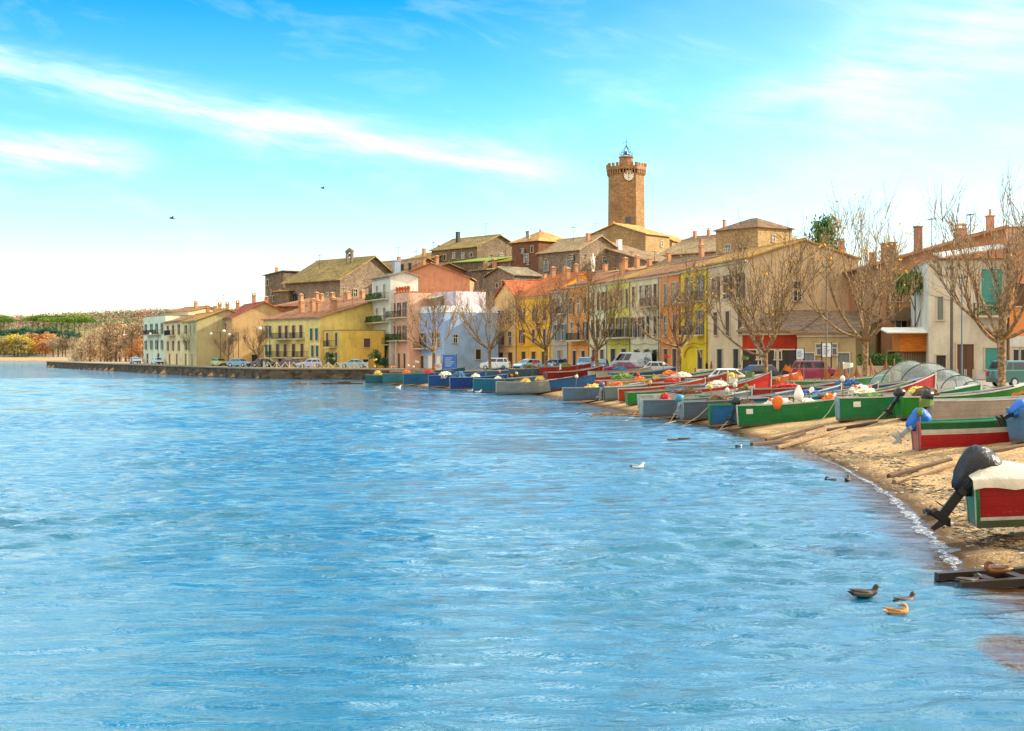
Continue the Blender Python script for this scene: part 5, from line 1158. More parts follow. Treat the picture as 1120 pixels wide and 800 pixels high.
# nearest boats, right to left along the shore
B1 = boat('near red boat with beige cover and bagged outboard, white and green lines along its bottom', 1066, 28.3, -9, [(0, .16, '#0e6a34'), (.16, .24, '#e6e2d4'), (.24, .9, '#a8141a'), (.9, 1, '#e6e2d4')], 6.0, 1.75, .86, .5, transom='#12803c', gun='#e0dccf', cover=BEIGE, z=.34,
          motor=(BAG, OUT_BLK, R(38), 1.25, True))
B2 = boat('red and white boat with green top strake, green white stern post and blue bagged outboard', 1003, 49.5, -3, [(0, .58, '#b81420'), (.58, .76, '#dcd8cc'), (.76, 1, '#126a38')], 7.4, 1.55, .95, .55, transom='#d8606a', inside='#4fc0cc', gun='#3f9f58', z=.34, motor=(BLUETARP, OUT_GRY, R(48), 1.05, True))
B3 = boat('pale grey white hulled boat between the green boat and the red and white one', 1017, 57, -2, '#b3aaa0', 7.6, 1.7, 1.0, .6, gun='#dfe6e6', inside='#9ab0b8', motor=(OUT_BLK, OUT_BLK, R(15), 1))
B4 = boat('long green boat with black lettering and orange strip near its raised bow', 984, 63, -1, '#178a2c', 6.3, 1.8, .9, .95, gun='#e2ded0', inside='#7aa0b8', motor=(OUT_BLK, OUT_BLK, R(30), 1))
B5 = boat('blue grey boat with blue bagged outboard cut by the right edge of the picture', 1113, 47.5, 8, '#5d86a6', 5.5, 1.7, 1.0, .5, gun='#b8ccd8', motor=(BLUETARP, OUT_BLK, R(60), .85, True))
B6 = boat('green boat with pale blue stern, right of the green boat with orange floats', 917, 66, -7, '#108a50', 6.6, 1.75, 1.0, .7, transom='#7fb0d8', gun='#dfe4dc', inside='#6f9a5a')
B7 = boat('broad green boat with white net heaps and orange floats at the waterline', 808, 71, -11, '#128a48', 5.7, 1.75, 1.0, .35, transom='#dfe8e4', gun='#cfd8cc', inside='#c9c2a8', motor=(OUT_BLK, OUT_BLK, R(18), 1))
B8 = boat('blue boat with green stern left of the broad green boat', 777, 74, -4, '#2c78b4', 6.5, 1.7, .95, .6, transom='#1d9a4c', gun='#2f9a58', inside='#8a9a6a')
B9 = boat('slate grey boat with hoop of rope, second left of the blue boat with green stern', 746, 79, 3, '#5f7486', 6.6, 1.7, .95, .6, transom='#a8c0c6', gun='#9ab4b6', motor=(paint('#2f8aa6', .5), OUT_GRY, R(10), .9))
B10 = boat('slate blue boat with red jerry can on its stern beside the dark branches', 702, 82.5, 2, '#6a8496', 6.6, 1.7, .95, .6, transom='#c9cfca', gun='#b4c4c0', inside='#3f8a5a')
B11 = boat('orange red boat beside the grey one with a dark green stern panel', 677, 103, -4, '#c23c18', 6.4, 1.6, .85, .8, transom='#d9d2c0', gun='#cfcabc')
B12 = boat('white and dark green sterned boat with grey outboard left of the orange red boat', 660, 107, 4, '#7e98a2', 6.0, 1.7, .95, .5, transom='#1c4a38', gun='#dfe6e0', motor=(paint('#3f5a7a', .5), OUT_GRY, R(12), 1))
B13 = boat('steel grey boat full of orange buoys at the water edge', 616, 110, -2, '#6b8aa2', 6.4, 1.7, .95, .5, transom='#b8c8c8', gun='#a9bcc0', inside='#8f8a70')
B14 = boat('bright blue boat with dark red bottom right of the maroon boat', 576, 132, -4, [(0, .25, '#7a2a22'), (.25, 1, '#1b6cb0')], 6.6, 1.7, 1.05, .6, transom='#78b8c4', gun='#2a4a6a')
B15 = boat('maroon boat between the grey and the bright blue boat', 563, 134, 2, '#8c2438', 5.8, 1.7, 1.0, .5, gun='#b8b4a8')
B16 = boat('light grey boat with orange poles left of the maroon boat', 543, 131, 4, '#93a0a4', 5.6, 1.7, 1.0, .5, gun='#d9c8a8', transom='#b9c6c4')
B17 = boat('teal blue boat with pale gunwale left of the light grey boat', 518, 139, 0, '#1f7fa6', 6.2, 1.7, 1.15, .5, gun='#8fb8bc', transom='#5cb0b8')
B18 = boat('deep blue boat with pale stern under the blue sign', 493, 146, -4, '#14489c', 6.0, 1.7, 1.15, .5, gun='#a4b4c0', transom='#a8c0cc')
B19 = boat('deep blue boat with white tarpaulin hump at the left part of the beach', 469, 156, 4, '#155fae', 6.4, 1.7, 1.15, .5, gun='#6f98b8', transom='#6fb4c4', )
B20 = boat('blue boat with red tarpaulin bundle at the left part of the beach', 442, 166, 0, '#1670a8', 6.0, 1.7, 1.15, .5, gun='#5e90a8', transom='#7ab8b8')
B21 = boat('turquoise grey boat beside the two leftmost boats', 419, 172, 2, '#3f8a9c', 6.0, 1.7, 1.1, .5, gun='#8fb0ac')
B22 = boat('small teal boat lying leftmost, at the end of the quay', 400, 173, 6, '#1f7c8c', 5.0, 1.6, 1.0, .4, gun='#e0b040')
# second line of boats, higher up the beach
SEC = [(597, 146, 20, '#8a2030', 'dark red boat with bow raised behind the bright blue boat', .9), (626, 132, 12, '#b02a22', 'red boat with pale inside under the plane tree of the orange house', .6), (652, 122, 8, '#c23a24', 'vermilion boat behind the boat full of orange buoys', .6), (668, 116, 20, '#d9a02c', 'yellow orange small boat before the purple red car', .8),
       (686, 98, 4, '#1d9a3a', 'bright green boat with grey stern behind the orange red boat', .9), (700, 92, 6, '#c6cfd4', 'long white boat in the middle of the beach, gunwale showing', .5), (710, 106, -10, '#a8441e', 'rust brown boat with raised bow before the terracotta house', 1.0), (731, 98, 8, '#7f98a8', 'grey blue boat with dark seats behind the slate boats', .6),
       (738, 92, 4, '#c8281c', 'red orange boat whose sharp bow points up right of the yellow house', 1.5), (764, 84, 6, '#5d8a5a', 'moss green boat behind the blue boat with green stern', .7), (803, 78.5, 6, '#2f5f98', 'navy blue boat behind the broad green boat', .8), (822, 84, 4, '#a82430', 'crimson boat with white line before the red shop', .8),
       (846, 76, 3, '#27406e', 'dark blue boat behind the white buoy bag', .9), (862, 88, 5, '#3f9a4a', 'grass green boat behind the dark blue one', .6), (890, 80, 4, '#2a5aa0', 'royal blue boat in front of the brown nets', .8), (900, 73, 6, '#b01c2a', 'bright red boat with high bow left of the net tunnel', 1.5), (938, 70, 2, '#2f7f3c', 'green boat with yellow trays behind the green boat with pale blue stern', .6),
       (590, 160, 16, '#b8322c', 'small red boat before the grey terraced house', .6), (500, 165, 10, '#1c5f9a', 'blue boat lying behind the deep blue boat with pale stern', .7), (532, 160, 15, '#2878a8', 'blue boat behind the teal boat by the white off road car', .6), (455, 178, 8, '#24648c', 'petrol blue boat behind the one with the white tarpaulin', .5)]
SEC += [(556, 160, 12, '#3f6f8c', 'slate teal boat high on the beach before the cream gabled house', .5), (645, 142, 10, '#d8d2c4', 'white boat high on the beach below the tree of the pale green house', .5), (668, 134, 14, '#2f6fa0', 'mid blue boat high on the beach before the silver grey van', .7), (700, 122, 5, '#3f8a4a', 'dull green boat high on the beach left of the silver car', .6),
        (716, 114, 12, '#b03a2c', 'brick red boat high on the beach before the terracotta house', .8), (752, 106, 8, '#8a98a0', 'light steel boat high on the beach under the yellow house', .5), (776, 96, 10, '#c9541c', 'orange boat with blue inside high on the beach before the corner house', .9), (718, 88, 3, '#dcd8cc', 'cream white boat just behind the slate blue boat with the red jerry can', .5)]
OAR_L = ['pale oar across the dark red boat behind the bright blue boat', 'second oar in the dark red boat behind the bright blue boat', 'oar lying in the bright green boat with grey stern', 'oar lying in the long white boat in mid beach']
SB2 = []
for i, (u, D, dg, c, lb, rs) in enumerate(SEC):
    SB2.append(boat(lb, u, D, dg, c, random.uniform(5.8, 6.8), 1.65, .8, rs, gun=random.choice(['#d8d4c8', '#b9c6c8', '#e2ded0', '#a8b8a8']), deck=c, inside=random.choice(['#8fa4ac', '#b8b4a0', '#7a9a6a', '#5a88a8']), oars=2 if i == 0 else (1 if i in (4, 5) else 0)))
# the green boat's registration and strip, written on its side
def text_mesh(s, size, mat, depth=.004):
    cu = bpy.data.curves.new('t', 'FONT'); cu.body = s; cu.size = size; cu.extrude = depth
    o = bpy.data.objects.new('t', cu); COL.objects.link(o); dg = bpy.context.evaluated_depsgraph_get(); dg.update()
    me = bpy.data.meshes.new_from_object(o.evaluated_get(dg)); bpy.data.objects.remove(o); me.materials.clear(); me.materials.append(mat); return me
r4, H4, _ = B4
def onside(t0, f, me, nm, root, H, tilt=0, off=.03):
    p = H.pt(t0, f, -1); q = H.pt(t0+.08, f, -1); up = (H.pt(t0, f+.2, -1)-p).normalized(); d = (q-p).normalized(); nrm = d.cross(up).normalized()
    if nrm.y > 0: nrm = -nrm
    up = nrm.cross(d); o = obj(nm, me, None, root); o.matrix_local = Matrix.Translation(p+nrm*off)@Matrix((d, up, nrm)).transposed().to_4x4(); return o
onside(.565, .42, text_mesh('VT065', .42, paint('#0c2a14', .6)), 'lettering', r4, H4)
b = MB()
for k in range(13): b.b2((k*.085, .02*math.sin(k*2.1), 0), (k*.085+.062, .13+.03*math.sin(k*1.3), .006))
onside(.78, .66, b.mesh('strip', paint('#c9601c', .6)), 'orange_strip', r4, H4)
for bt, t in ((B7, .08), (B6, .10)):       # white registration plates by the stern
    b = MB(); b.b2((0, 0, 0), (.34, .26, .012)); onside(t, .6, b.mesh('plate', WHITE_P), 'number_plate', bt[0], bt[1])
net_heap(B7, .38, 'w', 'heap of whitish net in the stern half of the broad green boat', (.8, .55, .42), .12, floats='o')
net_heap(B7, .6, 'w', 'second whitish net heap amidships in the broad green boat', (.8, .5, .36), .1)
net_heap(B7, .82, 'o', 'heap of net with orange floats at the bow of the broad green boat', (.42, .35, .4), .16, floats='w')
net_heap(B8, .3, 'n', 'brown net heap in the blue boat with green stern', (.7, .5, .35), .1)
net_heap(B9, .35, 'n', 'dark brown net heap in the slate grey boat', (.8, .5, .4), .12)
net_heap(B10, .22, 'r', 'red bundle and floats on the stern of the slate blue boat', (.35, .3, .42), .2, 'bundle', 'bundle')
net_heap(B13, .4, 'y', 'yellowish net with orange floats in the steel grey boat', (.9, .5, .4), .1, floats='o'); net_heap(B13, .68, 'o', 'pile of orange buoys in the steel grey boat', (.55, .45, .42), .15, floats='o')
net_heap(B19, .3, 'w', 'white tarpaulin hump on the deep blue boat', (.9, .7, .6), .15, 'tarpaulin', 'tarpaulin'); net_heap(B18, .15, 'b', 'pale blue net heap on the stern of the deep blue boat', (.7, .6, .7), .2); net_heap(B18, .45, 'w', 'white net heap in the deep blue boat under the sign', (.6, .5, .5), .15)
net_heap(B17, .4, 'w', 'white bundle in the teal blue boat', (.6, .4, .4), .15, 'bundle', 'bundle'); net_heap(B20, .5, 'r', 'red tarpaulin bundle on the blue boat at left', (.8, .6, .5), .2, 'tarpaulin', 'tarpaulin')
net_heap(B16, .5, 'y', 'straw coloured net heap in the light grey boat', (.8, .5, .45), .15); net_heap(B14, .2, 'y', 'yellowish net heap in the bright blue boat', (.6, .5, .5), .15)
net_heap(SB2[2], .4, 'g', 'green net heap in the vermilion boat', (1.1, .6, .55), .2); net_heap(SB2[3], .4, 'o', 'orange net in the small yellow boat', (.8, .5, .4), .15); net_heap(SB2[5], .5, 'b', 'blue grey net heap in the long white boat', (.9, .5, .35), .15)
net_heap(SB2[6], .3, 'r', 'red net heap in the rust brown boat', (.6, .5, .4), .2); net_heap(SB2[9], .5, 'n', 'brown net heap in the moss green boat', (.9, .5, .4), .2); net_heap(SB2[11], .35, 'r', 'red folded tarpaulin in the crimson boat', (.9, .5, .3), .2, 'tarpaulin', 'tarpaulin')
net_heap(SB2[12], .35, 't', 'blue folded tarpaulin in the dark blue boat', (1.0, .5, .35), .2, 'tarpaulin', 'tarpaulin'); net_heap(SB2[16], .5, 'y', 'stack of yellow trays and net in the green boat before the nets', (.8, .5, .3), .2)
net_heap(B6, .25, 'g', 'green net heap in the boat with pale blue stern', (.7, .5, .35), .1); net_heap(B6, .55, 'y', 'yellow fish trays in the boat with pale blue stern', (.5, .4, .3), .15)
net_heap(B4, .2, 'n', 'dark heap of gear in the long green lettered boat', (.6, .5, .45), .2); net_heap(B21, .5, 'o', 'orange floats bundle in the turquoise grey boat', (.6, .5, .5), .2); net_heap(B22, .3, 'y', 'yellow bundle in the small teal boat', (.5, .5, .6), .25, 'bundle', 'bundle')
# upright poles with floats and small flags standing in the boats
def dan(bt, t, y, h, lean, c, label, flag=None):
    q = onboat(bt, t, y, -.2); root = thing('marker_pole', label, 'marker pole', q, random.uniform(-.4, .4), 'marker poles standing in the boats'); root.rotation_euler = (lean*.4, lean, 0)
    b = MB(); b.tube([(0, 0, 0), (.02, .01, h*.5), (0, 0, h)], [.028, .024, .016], 6); b.build('pole', WOODB, root)
    b = MB(); b.smooth = True; b.lathe([(.02, -.16), (.1, -.1), (.13, 0), (.1, .1), (.02, .16)], (0, 0, h*.62), 10); b.build('float', NET_C[c], root)
    if flag:
        b = MB(); b.loft([[(.02+.5*i/6, .05*math.sin(i*1.2), h-.02-.05*i/6*1.2+dz*(1-i/6*.5)) for i in range(7)] for dz in (0, -.36)], closed=False, cap0=False, cap1=False); b.build('flag', NET_C[flag], root)
for a in ((B22, .3, .2, 2.6, -.25, 'y', 'marker pole with yellow flag in the small teal boat', 'y'), (B21, .2, .2, 2.2, .1, 'o', 'marker pole with orange float in the turquoise grey boat', None), (B21, .5, -.3, 2.4, .15, 'w', 'thin pole with white float in the turquoise grey boat', None),
          (B22, .6, 0, 2.3, .12, 'o', 'thin pole with orange float near the bow of the small teal boat', None), (B20, .15, .1, 2.3, .2, 'w', 'leaning white float pole in the blue boat at left', 'w'), (B16, .2, .2, 2.8, -.5, 'o', 'long leaning pole with orange float in the light grey boat', None), (B16, .5, -.2, 2.6, -.6, 'y', 'second leaning pole with yellow float in the light grey boat', None),
          (B17, .95, 0, 2.2, .05, 'g', 'upright pole with green float between teal and grey boats', 'r'), (B8, .2, .3, 2.4, .05, 'w', 'bundle pole with white floats in the blue boat with green stern', None), (B8, .32, .1, 2.2, -.08, 'g', 'green pole with green float in the blue boat with green stern', 'g'), (B8, .12, -.2, 2.0, .1, 'w', 'short white float pole at the green stern', 'w'),
          (SB2[10], .3, .2, 2.6, .45, 'o', 'leaning pole with orange flag before the red shop', 'o'), (B7, .58, .2, 1.9, .35, 'w', 'leaning pole with large white bag amidships in the broad green boat', None), (B6, .04, .3, 2.2, 0, 'w', 'white paddle shaped pole standing at the pale blue stern', 'w'), (B2, .005, -.35, 1.35, 0, 'g', 'short white pole with small flag at the stern of the red and white boat', 'g'),
          (B15, .1, 0, 2.2, -.7, 'o', 'steeply leaning orange pole in the maroon boat', None), (SB2[4], .2, 0, 1.8, .3, 'y', 'yellow float pole in the bright green boat', 'y')):
    dan(*a)
b = MB(); b.smooth = True; b.lathe([(.02, .42), (.06, .36), (.2, .1), (.26, -.1), (.2, -.3), (.04, -.38)], n=14); q = onboat(B7, .55, -.62, .75)
tag(b.build('buoy', WHITE_P, None, q), 'big white teardrop buoy hanging over the side of the broad green boat', 'buoy')
b = MB(); b.smooth = True; b.ball((0, 0, 0), (.27, .2, .36), 12, 8, .12); q = onboat(B7, .36, -.8, .35)
tag(b.build('buoy', NET_C['o'], None, q), 'orange buoy on the gunwale of the broad green boat', 'buoy')

rr = random.Random(9)
def rope(bt, du, label):
    root, H, (p, a, pitch, z0) = bt; q = onboat(bt, 0, .3*H.b, .15); e = Vector((q.x-rr.uniform(.6, 1.6), q.y-rr.uniform(.3, 1.6), 0)); e.z = max(H1(e.x, e.y), 0)+.03
    e2 = Vector((e.x-.5, e.y-.9, 0)); e2.z = max(H1(e2.x, e2.y), -.05)+.02
    b = MB(); pts = [Vector((0, 0, 0)), (e-q)*.4+Vector((0, 0, -.12)), (e-q), (e-q)*.9+Vector((.3, -.3, -.0)), e2-q]; b.tube(pts, .02, 5); tag(b.build('rope', ROPE, None, q), label, 'rope', 'mooring ropes at the boat sterns')
ROPE = paint('#b8a888', .9)
for bt, lb in ((B7, 'rope hanging from the stern of the broad green boat'), (B9, 'rope hanging from the stern of the slate grey boat'), (B10, 'rope hanging from the stern of the slate blue boat'), (B8, 'rope from the green stern of the blue boat'), (B6, 'rope from the pale blue stern to the sand'), (B13, 'rope from the stern of the steel grey boat'), (B4, 'rope below the long green lettered boat')):
    rope(bt, 0, lb)

for k, t, c, lb in ((17, .5, 'g', 'green net heap in the small red boat before the grey house'), (21, .4, 'n', 'brown net heap in the slate teal boat'), (22, .5, 'b', 'blue net heap in the white boat high on the beach'), (24, .4, 'o', 'orange net heap in the dull green boat'), (25, .4, 'w', 'white net heap in the brick red boat'), (26, .5, 'y', 'straw net heap in the light steel boat'), (28, .35, 'n', 'dark net heap in the cream white boat behind the slate blue one'), (8, .45, 'w', 'white net heap in the red orange boat with sharp bow'), (14, .3, 't', 'blue folded cloth in the royal blue boat'), (15, .35, 'w', 'pale net heap in the bright red boat with high bow')):
    net_heap(SB2[k], t, c, lb, (.8, .5, .45), .18, floats='o' if k % 2 else None)
for bt, t, y, h, lean, c, lb, fl in ((SB2[21], .3, 0, 2.4, .2, 'w', 'thin white float pole in the slate teal boat', None), (SB2[22], .2, .2, 2.6, -.35, 'r', 'leaning pole with red float in the white boat high on the beach', None), (SB2[24], .3, 0, 2.3, .1, 'w', 'upright pole with white float in the dull green boat', 'r'),
          (B13, .15, .3, 2.2, .1, 'w', 'white float pole at the stern of the steel grey boat', None), (B11, .3, 0, 2.4, -.3, 'r', 'leaning red float pole in the orange red boat', None), (SB2[0], .3, .2, 2.7, -.6, 'o', 'leaning orange pole in the dark red boat', None), (B19, .1, .2, 2.2, .1, 'o', 'orange float pole in the deep blue boat with tarpaulin', None), (SB2[26], .6, 0, 2.2, .2, 'g', 'green float pole in the light steel boat', 'g'), (B9, .3, .2, 2.0, -.2, 'y', 'yellow float pole in the slate grey boat', None)):
    dan(bt, t, y, h, lean, c, lb, fl)
# ---------------------------------------------------------------- nets, posts, fence, people, birds
NETM = NT('fishing net'); NETM.col(lin('#9fb0ae')); _t = NETM.n('ShaderNodeBsdfTransparent'); _mx = NETM.n('ShaderNodeMixShader')
_g = NETM.math('ADD', .10, NETM.math('MULTIPLY', NETM.noise(NETM.tc.outputs['Object'], 2.2, 6, .75), .55)); NETM.l(_g, _mx.inputs[0]); NETM.l(_t.outputs[0], _mx.inputs[1]); NETM.l(NETM.b.outputs[0], _mx.inputs[2]); NETM.l(_mx.outputs[0], NETM.o.inputs[0]); NETM = NETM.fin(.9)
def netmat(h, al):
    m = NT('brown net'); m.col(m.ramp(m.noise(m.tc.outputs['Object'], 3, 5, .7), [(.3, mul(lin(h), .5)), (.7, mul(lin(h), 1.3))])); t = m.n('ShaderNodeBsdfTransparent'); x = m.n('ShaderNodeMixShader'); x.inputs[0].default_value = al
    m.l(t.outputs[0], x.inputs[1]); m.l(m.b.outputs[0], x.inputs[2]); m.l(x.outputs[0], m.o.inputs[0]); return m.fin(.9)
# hooped fyke net standing like a tunnel
FU = [(962, 86, .9), (975, 85, 1.5), (994, 84, 2.0), (1015, 83, 1.85), (1034, 82, 1.45), (1050, 81, 1.1), (1064, 80, .75), (1077, 79.5, .5), (1090, 79, .32)]
p0 = gl(FU[0][0], FU[0][1]); root = thing('hoop_net', 'long grey hooped fishing net standing like a tunnel on the beach before the cream house', 'fishing net', p0)
rings = []; P0 = Vector(p0)
for i, (u, D, r) in enumerate(FU):
    g = Vector(gl(u, D)); nx = Vector(gl(*FU[min(i+1, 8)][:2])); pv = Vector(gl(*FU[max(i-1, 0)][:2])); d = (nx-pv).normalized(); s = Vector((-d.y, d.x, 0)).normalized()
    s = (s+d*.55*(1 if i % 2 else .7)).normalized()
    ring = [g-P0+s*r*math.cos(math.pi*k/16)*1.05+Vector((0, 0, r*1.0*math.sin(math.pi*k/16)+.03)) for k in range(17)]
    rings.append(ring)
    b = MB(); b.tube(ring, .035, 5); b.build('hoop', paint('#3a4a4e', .6), root)
fr = []
for i in range(len(rings)-1):
    for q in range(4):
        f = q/4; sag = 1-.10*math.sin(math.pi*f); fr.append([Vector((a.lerp(c, f).x, a.lerp(c, f).y, a.lerp(c, f).z*sag)) for a, c in zip(rings[i], rings[i+1])])
fr.append(rings[-1]); b = MB(); b.smooth = True; b.loft(fr, closed=False, cap0=False, cap1=False); b.build('netting', NETM, root)
b = MB(); b.poly(rings[0]); b.build('netting', NETM, root)
# brown nets hung to dry on poles
def hung(u0, u1, D, zt, zb, c, label, seed):
    rr = random.Random(seed); a = Vector(gl(u0, D)); e = Vector(gl(u1, D)); root = thing('hanging_net', label, 'fishing net', a, 0, 'brown nets hung on poles to dry')
    d = e-a; rows = []; n = 22
    for k in range(9):
        q = k/8; row = []
        for i in range(n+1):
            f = i/n; tops = zt*(1-.45*abs(math.sin(math.pi*f*1.5))**1.4); z = tops*(1-q)+zb*q
            row.append(Vector((d.x*f, d.y*f+.22*math.sin(f*19+seed)*q+.9*q*q*math.sin(f*5+seed), z+.03*math.sin(f*31))))
        rows.append(row)
    b = MB(); b.smooth = True; b.loft(rows, closed=False, cap0=False, cap1=False); b.build('netting', netmat(c, .86), root)
    for f in (0.0, .667, 1.0):
        b = MB(); b.tube([(d.x*f, d.y*f, -.2), (d.x*f, d.y*f, zt+.15)], .04, 6); b.build('pole', WOODB, root)
hung(864, 879, 95, 1.7, .5, '#e0702a', 'bright orange net hung on poles before the red shop', 1)
hung(902, 925, 90, 1.9, .1, '#b06a30', 'brown tent shaped net left of the white paddle pole', 2)
hung(925, 943, 91, 1.6, .1, '#a8623a', 'brown net right of the tent shaped one, left of the plane trunk', 3)
hung(952, 978, 93, 1.9, .3, '#8a5a34', 'dark brown net heaped between the plane trunk and the net tunnel', 4)
# wooden kiosk, garden wall and hedge between the houses
p = gl(988, 114); root = thing('kiosk', 'small orange wooden kiosk with white awning right of the plane trunk', 'kiosk', p, R(-4))
b = MB(); b.b2((-.2, 0, 0), (2.6, 2.4, 2.3)); b.build('wall', plaster('#8a7a5e'), root)
b = MB(); b.b2((-.4, -.5, 2.3), (2.7, 2.4, 3.9)); b.build('cladding', wood('#c9761f'), root)
b = MB(); b.slab((-1.6, -1.4, 3.9), (2.8, -1.4, 3.9), (2.8, 2.4, 4.35), (-1.6, 2.4, 4.35), .1); b.build('awning', paint('#e2ddd0', .8), root)
b = MB()
for i in range(12): b.b2((.1+i*.2, -.04, .2), (.18+i*.2, -.005, 2.2))
b.build('grille', paint('#6a5238', .8), root)
p = gl(938, 108); q2 = gl(985, 107); dv = Vector(q2)-Vector(p); b = MB(); b.box((dv.length/2, 0, .55), (dv.length, .3, 1.3)); b.box((dv.length/2, 0, 1.24), (dv.length+.1, .4, .08))
tag(b.build('garden_wall', plaster('#c9bfa6'), None, p, (0, 0, math.atan2(dv.y, dv.x))), 'low pale garden wall behind the plane trunk beside the kiosk', 'garden wall')
b = MB(); rr = random.Random(4)
for i in range(2600):
    c = Vector((rr.uniform(0, dv.length), rr.uniform(.3, 1.2), rr.uniform(.3, 2.2))); u, v = [Vector([rr.gauss(0, .09) for _ in range(3)]) for _ in (0, 1)]; b.add([c, c+u, c+v], [(0, 1, 2)])
tag(b.build('hedge', LEAF_GREEN, None, p, (0, 0, math.atan2(dv.y, dv.x))), 'clipped green hedge growing above the low pale garden wall', 'hedge')
# zigzag fence on the quay edge
A = Vector((-38.2, 211.3)); B = Vector((-21.8, 207.0)); d = B-A; root = thing('fence', 'white zigzag concrete fence along the right end of the quay', 'fence', (A.x, A.y, 1.62), math.atan2(d.y, d.x))
Lf = d.length; n = int(Lf/2.0); FM = plaster('#d9cdb2', .2)
for i in range(n+1): b = MB(); b.box((Lf*i/n, 0, .5), (.16, .16, 1.0)); b.build('post', FM, root)
b = MB(); k = n*3
for i in range(k):
    x0 = Lf*i/k; x1 = Lf*(i+1)/k; z0, z1 = (.95, .08) if i % 2 else (.08, .95)
    b.tube([(x0, 0, z0), (x1, 0, z1)], .055, 4)
b.box((Lf/2, 0, .06), (Lf, .1, .1)); b.build('zigzag_panel', FM, root)
# lamps
def lamp(u, v, D, label):
    p = gl(u, D); h = zat(v, D)-p[2]; root = thing('street_lamp', label, 'street lamp', p, 0, 'street lamps on the quay')
    b = MB(); b.tube([(0, 0, 0), (0, 0, 1), (0, 0, h+.5)], [.08, .06, .04], 6); b.build('pole', IRON, root)
    b = MB(); b.tube([(0, 0, h+.4), (-1.6, 0, h+.45)], .03, 5); b.build('arm', IRON, root)
    b = MB(); b.smooth = True; b.ball((-1.6, 0, h+.1), .28, 10, 8); b.build('lamp_globe', paint('#f4f1e6', .3, .02), root)
for u, v, D, lb in ((144, 367, 300, 'street lamp with white globe before the bare poplars'), (173, 366, 285, 'street lamp with white globe before the leftmost white house'), (224, 364, 252, 'street lamp with white globe before the greenish gable wall'), (241, 366, 246, 'street lamp with white globe left of the ochre gable'),
                    (255, 363, 240, 'street lamp with white globe by the corner of the ochre gable'), (261, 367, 238, 'lower street lamp with white globe before the ochre gable'), (295, 360, 226, 'street lamp with white globe at the left end of the long yellow house')): lamp(u, v, D, lb)
for u, vt, D, lb, r, m_ in ((904, 288, 104, 'tall grey wooden utility pole before the blank gable wall', .07, wood('#7a7468')), (1052, 300, 104, 'slim blue grey pole before the cream house door', .07, paint('#56707c', .5)), (1040, 290, 110, 'dark slim pole at the cream house wall', .05, IRON), (433, 372, 205, 'slim pole with white lamp shade before the pink block', .07, paint('#a8b4b4', .5)), (722, 345, 150, 'slim grey pole before the cream terraced house', .06, paint('#8a8a80', .6))):
    p = gl(u, D); h = zat(vt, D)-p[2]; root = thing('utility_pole', lb, 'pole', p); b = MB(); b.tube([(0, 0, -.2), (0, 0, h*.5), (0, 0, h)], [r, r*.9, r*.75], 8); b.build('pole', m_, root)
    b = MB(); b.box((0, 0, h-.3), (.5, .08, .08)); b.ball((.25, 0, h-.2), .08, 6, 4); b.ball((-.25, 0, h-.2), .08, 6, 4); b.build('bracket', IRON, root)
# sign boards
def board(u, D, w, h, z, c, label, lines='#2a4a9a'):
    p = gl(u, D); root = thing('sign_board', label, 'sign', p)
    for s in (-1, 1): b = MB(); b.tube([(s*w*.55, 0, 0), (s*w*.55, 0, z+h+.1)], .05, 6); b.build('post', IRON, root)
    b = MB(); b.b2((-w/2, -.05, z), (w/2, .03, z+h)); b.build('panel', paint(c, .5, .06), root)
    b = MB()
    for k in range(5): b.b2((-w*.38, -.06, z+h*(.2+.14*k)), (w*(.1+.25*((k*37) % 3)/2), -.051, z+h*(.25+.14*k)))
    b.build('print', paint(lines, .6), root)
board(492, 194, 1.7, 2.0, .5, '#2f74d8', 'blue information board on posts before the blue corner house', '#b8d0f0')
board(479, 195, 1.2, .8, .6, '#e2e4e2', 'small white board beside the blue information board'); board(904, 112, .7, 1.1, 2.0, '#dfe8ee', 'white notice board on posts right of the crimson off road car'); board(875, 113, .6, .8, 1.9, '#cfe4ee', 'pale blue notice board left of the crimson off road car'); board(777, 128, 2.6, .9, .1, '#d8d2c2', 'low white panel before the bright yellow house')
# beach litter: skids, planks, branches
WD = wood('#5a4430'); WD2 = wood('#8a6f4c')
def timber(u0, D0, u1, D1, w, label, m=WD, dz=.05, nm='timber', cat='timber', grp='timbers lying on the beach'):
    a = Vector(gl(u0, D0)); e = Vector(gl(u1, D1)); a.z = max(a.z, 0); e.z = max(e.z, 0); b = MB(); d = e-a
    mid = a+d*.5; mid.z = H1(mid.x, mid.y)+.02; b.tube([Vector(), (mid-a)*.5*1.0, mid-a, d], [w, w*.95, w*.9, w*.85], 6); tag(b.build(nm, m, None, a+Vector((0, 0, dz))), label, cat, grp)
timber(972, 42.6, 1040, 44.5, .09, 'dark long timber on the sand left of the bagged outboard, upper of two'); timber(978, 41.0, 1048, 43, .09, 'pale long timber on the sand, lower of two', WD2); timber(1062, 45, 1130, 46.5, .1, 'dark beam on the sand under the red and white boat'); timber(1012, 33.5, 1030, 32.5, .08, 'short dark timber end at the waterline near the foam')
timber(822, 59, 880, 62, .1, 'dark skid beam at the water edge under the broad green boat'); timber(850, 57, 925, 62, .09, 'brown skid beam lying below the green boat stern', WD2); timber(838, 62, 900, 64.5, .08, 'thin dark beam lying just under the broad green boat'); timber(905, 62, 960, 62.5, .09, 'dark beam in the shade of the green boat with pale blue stern')
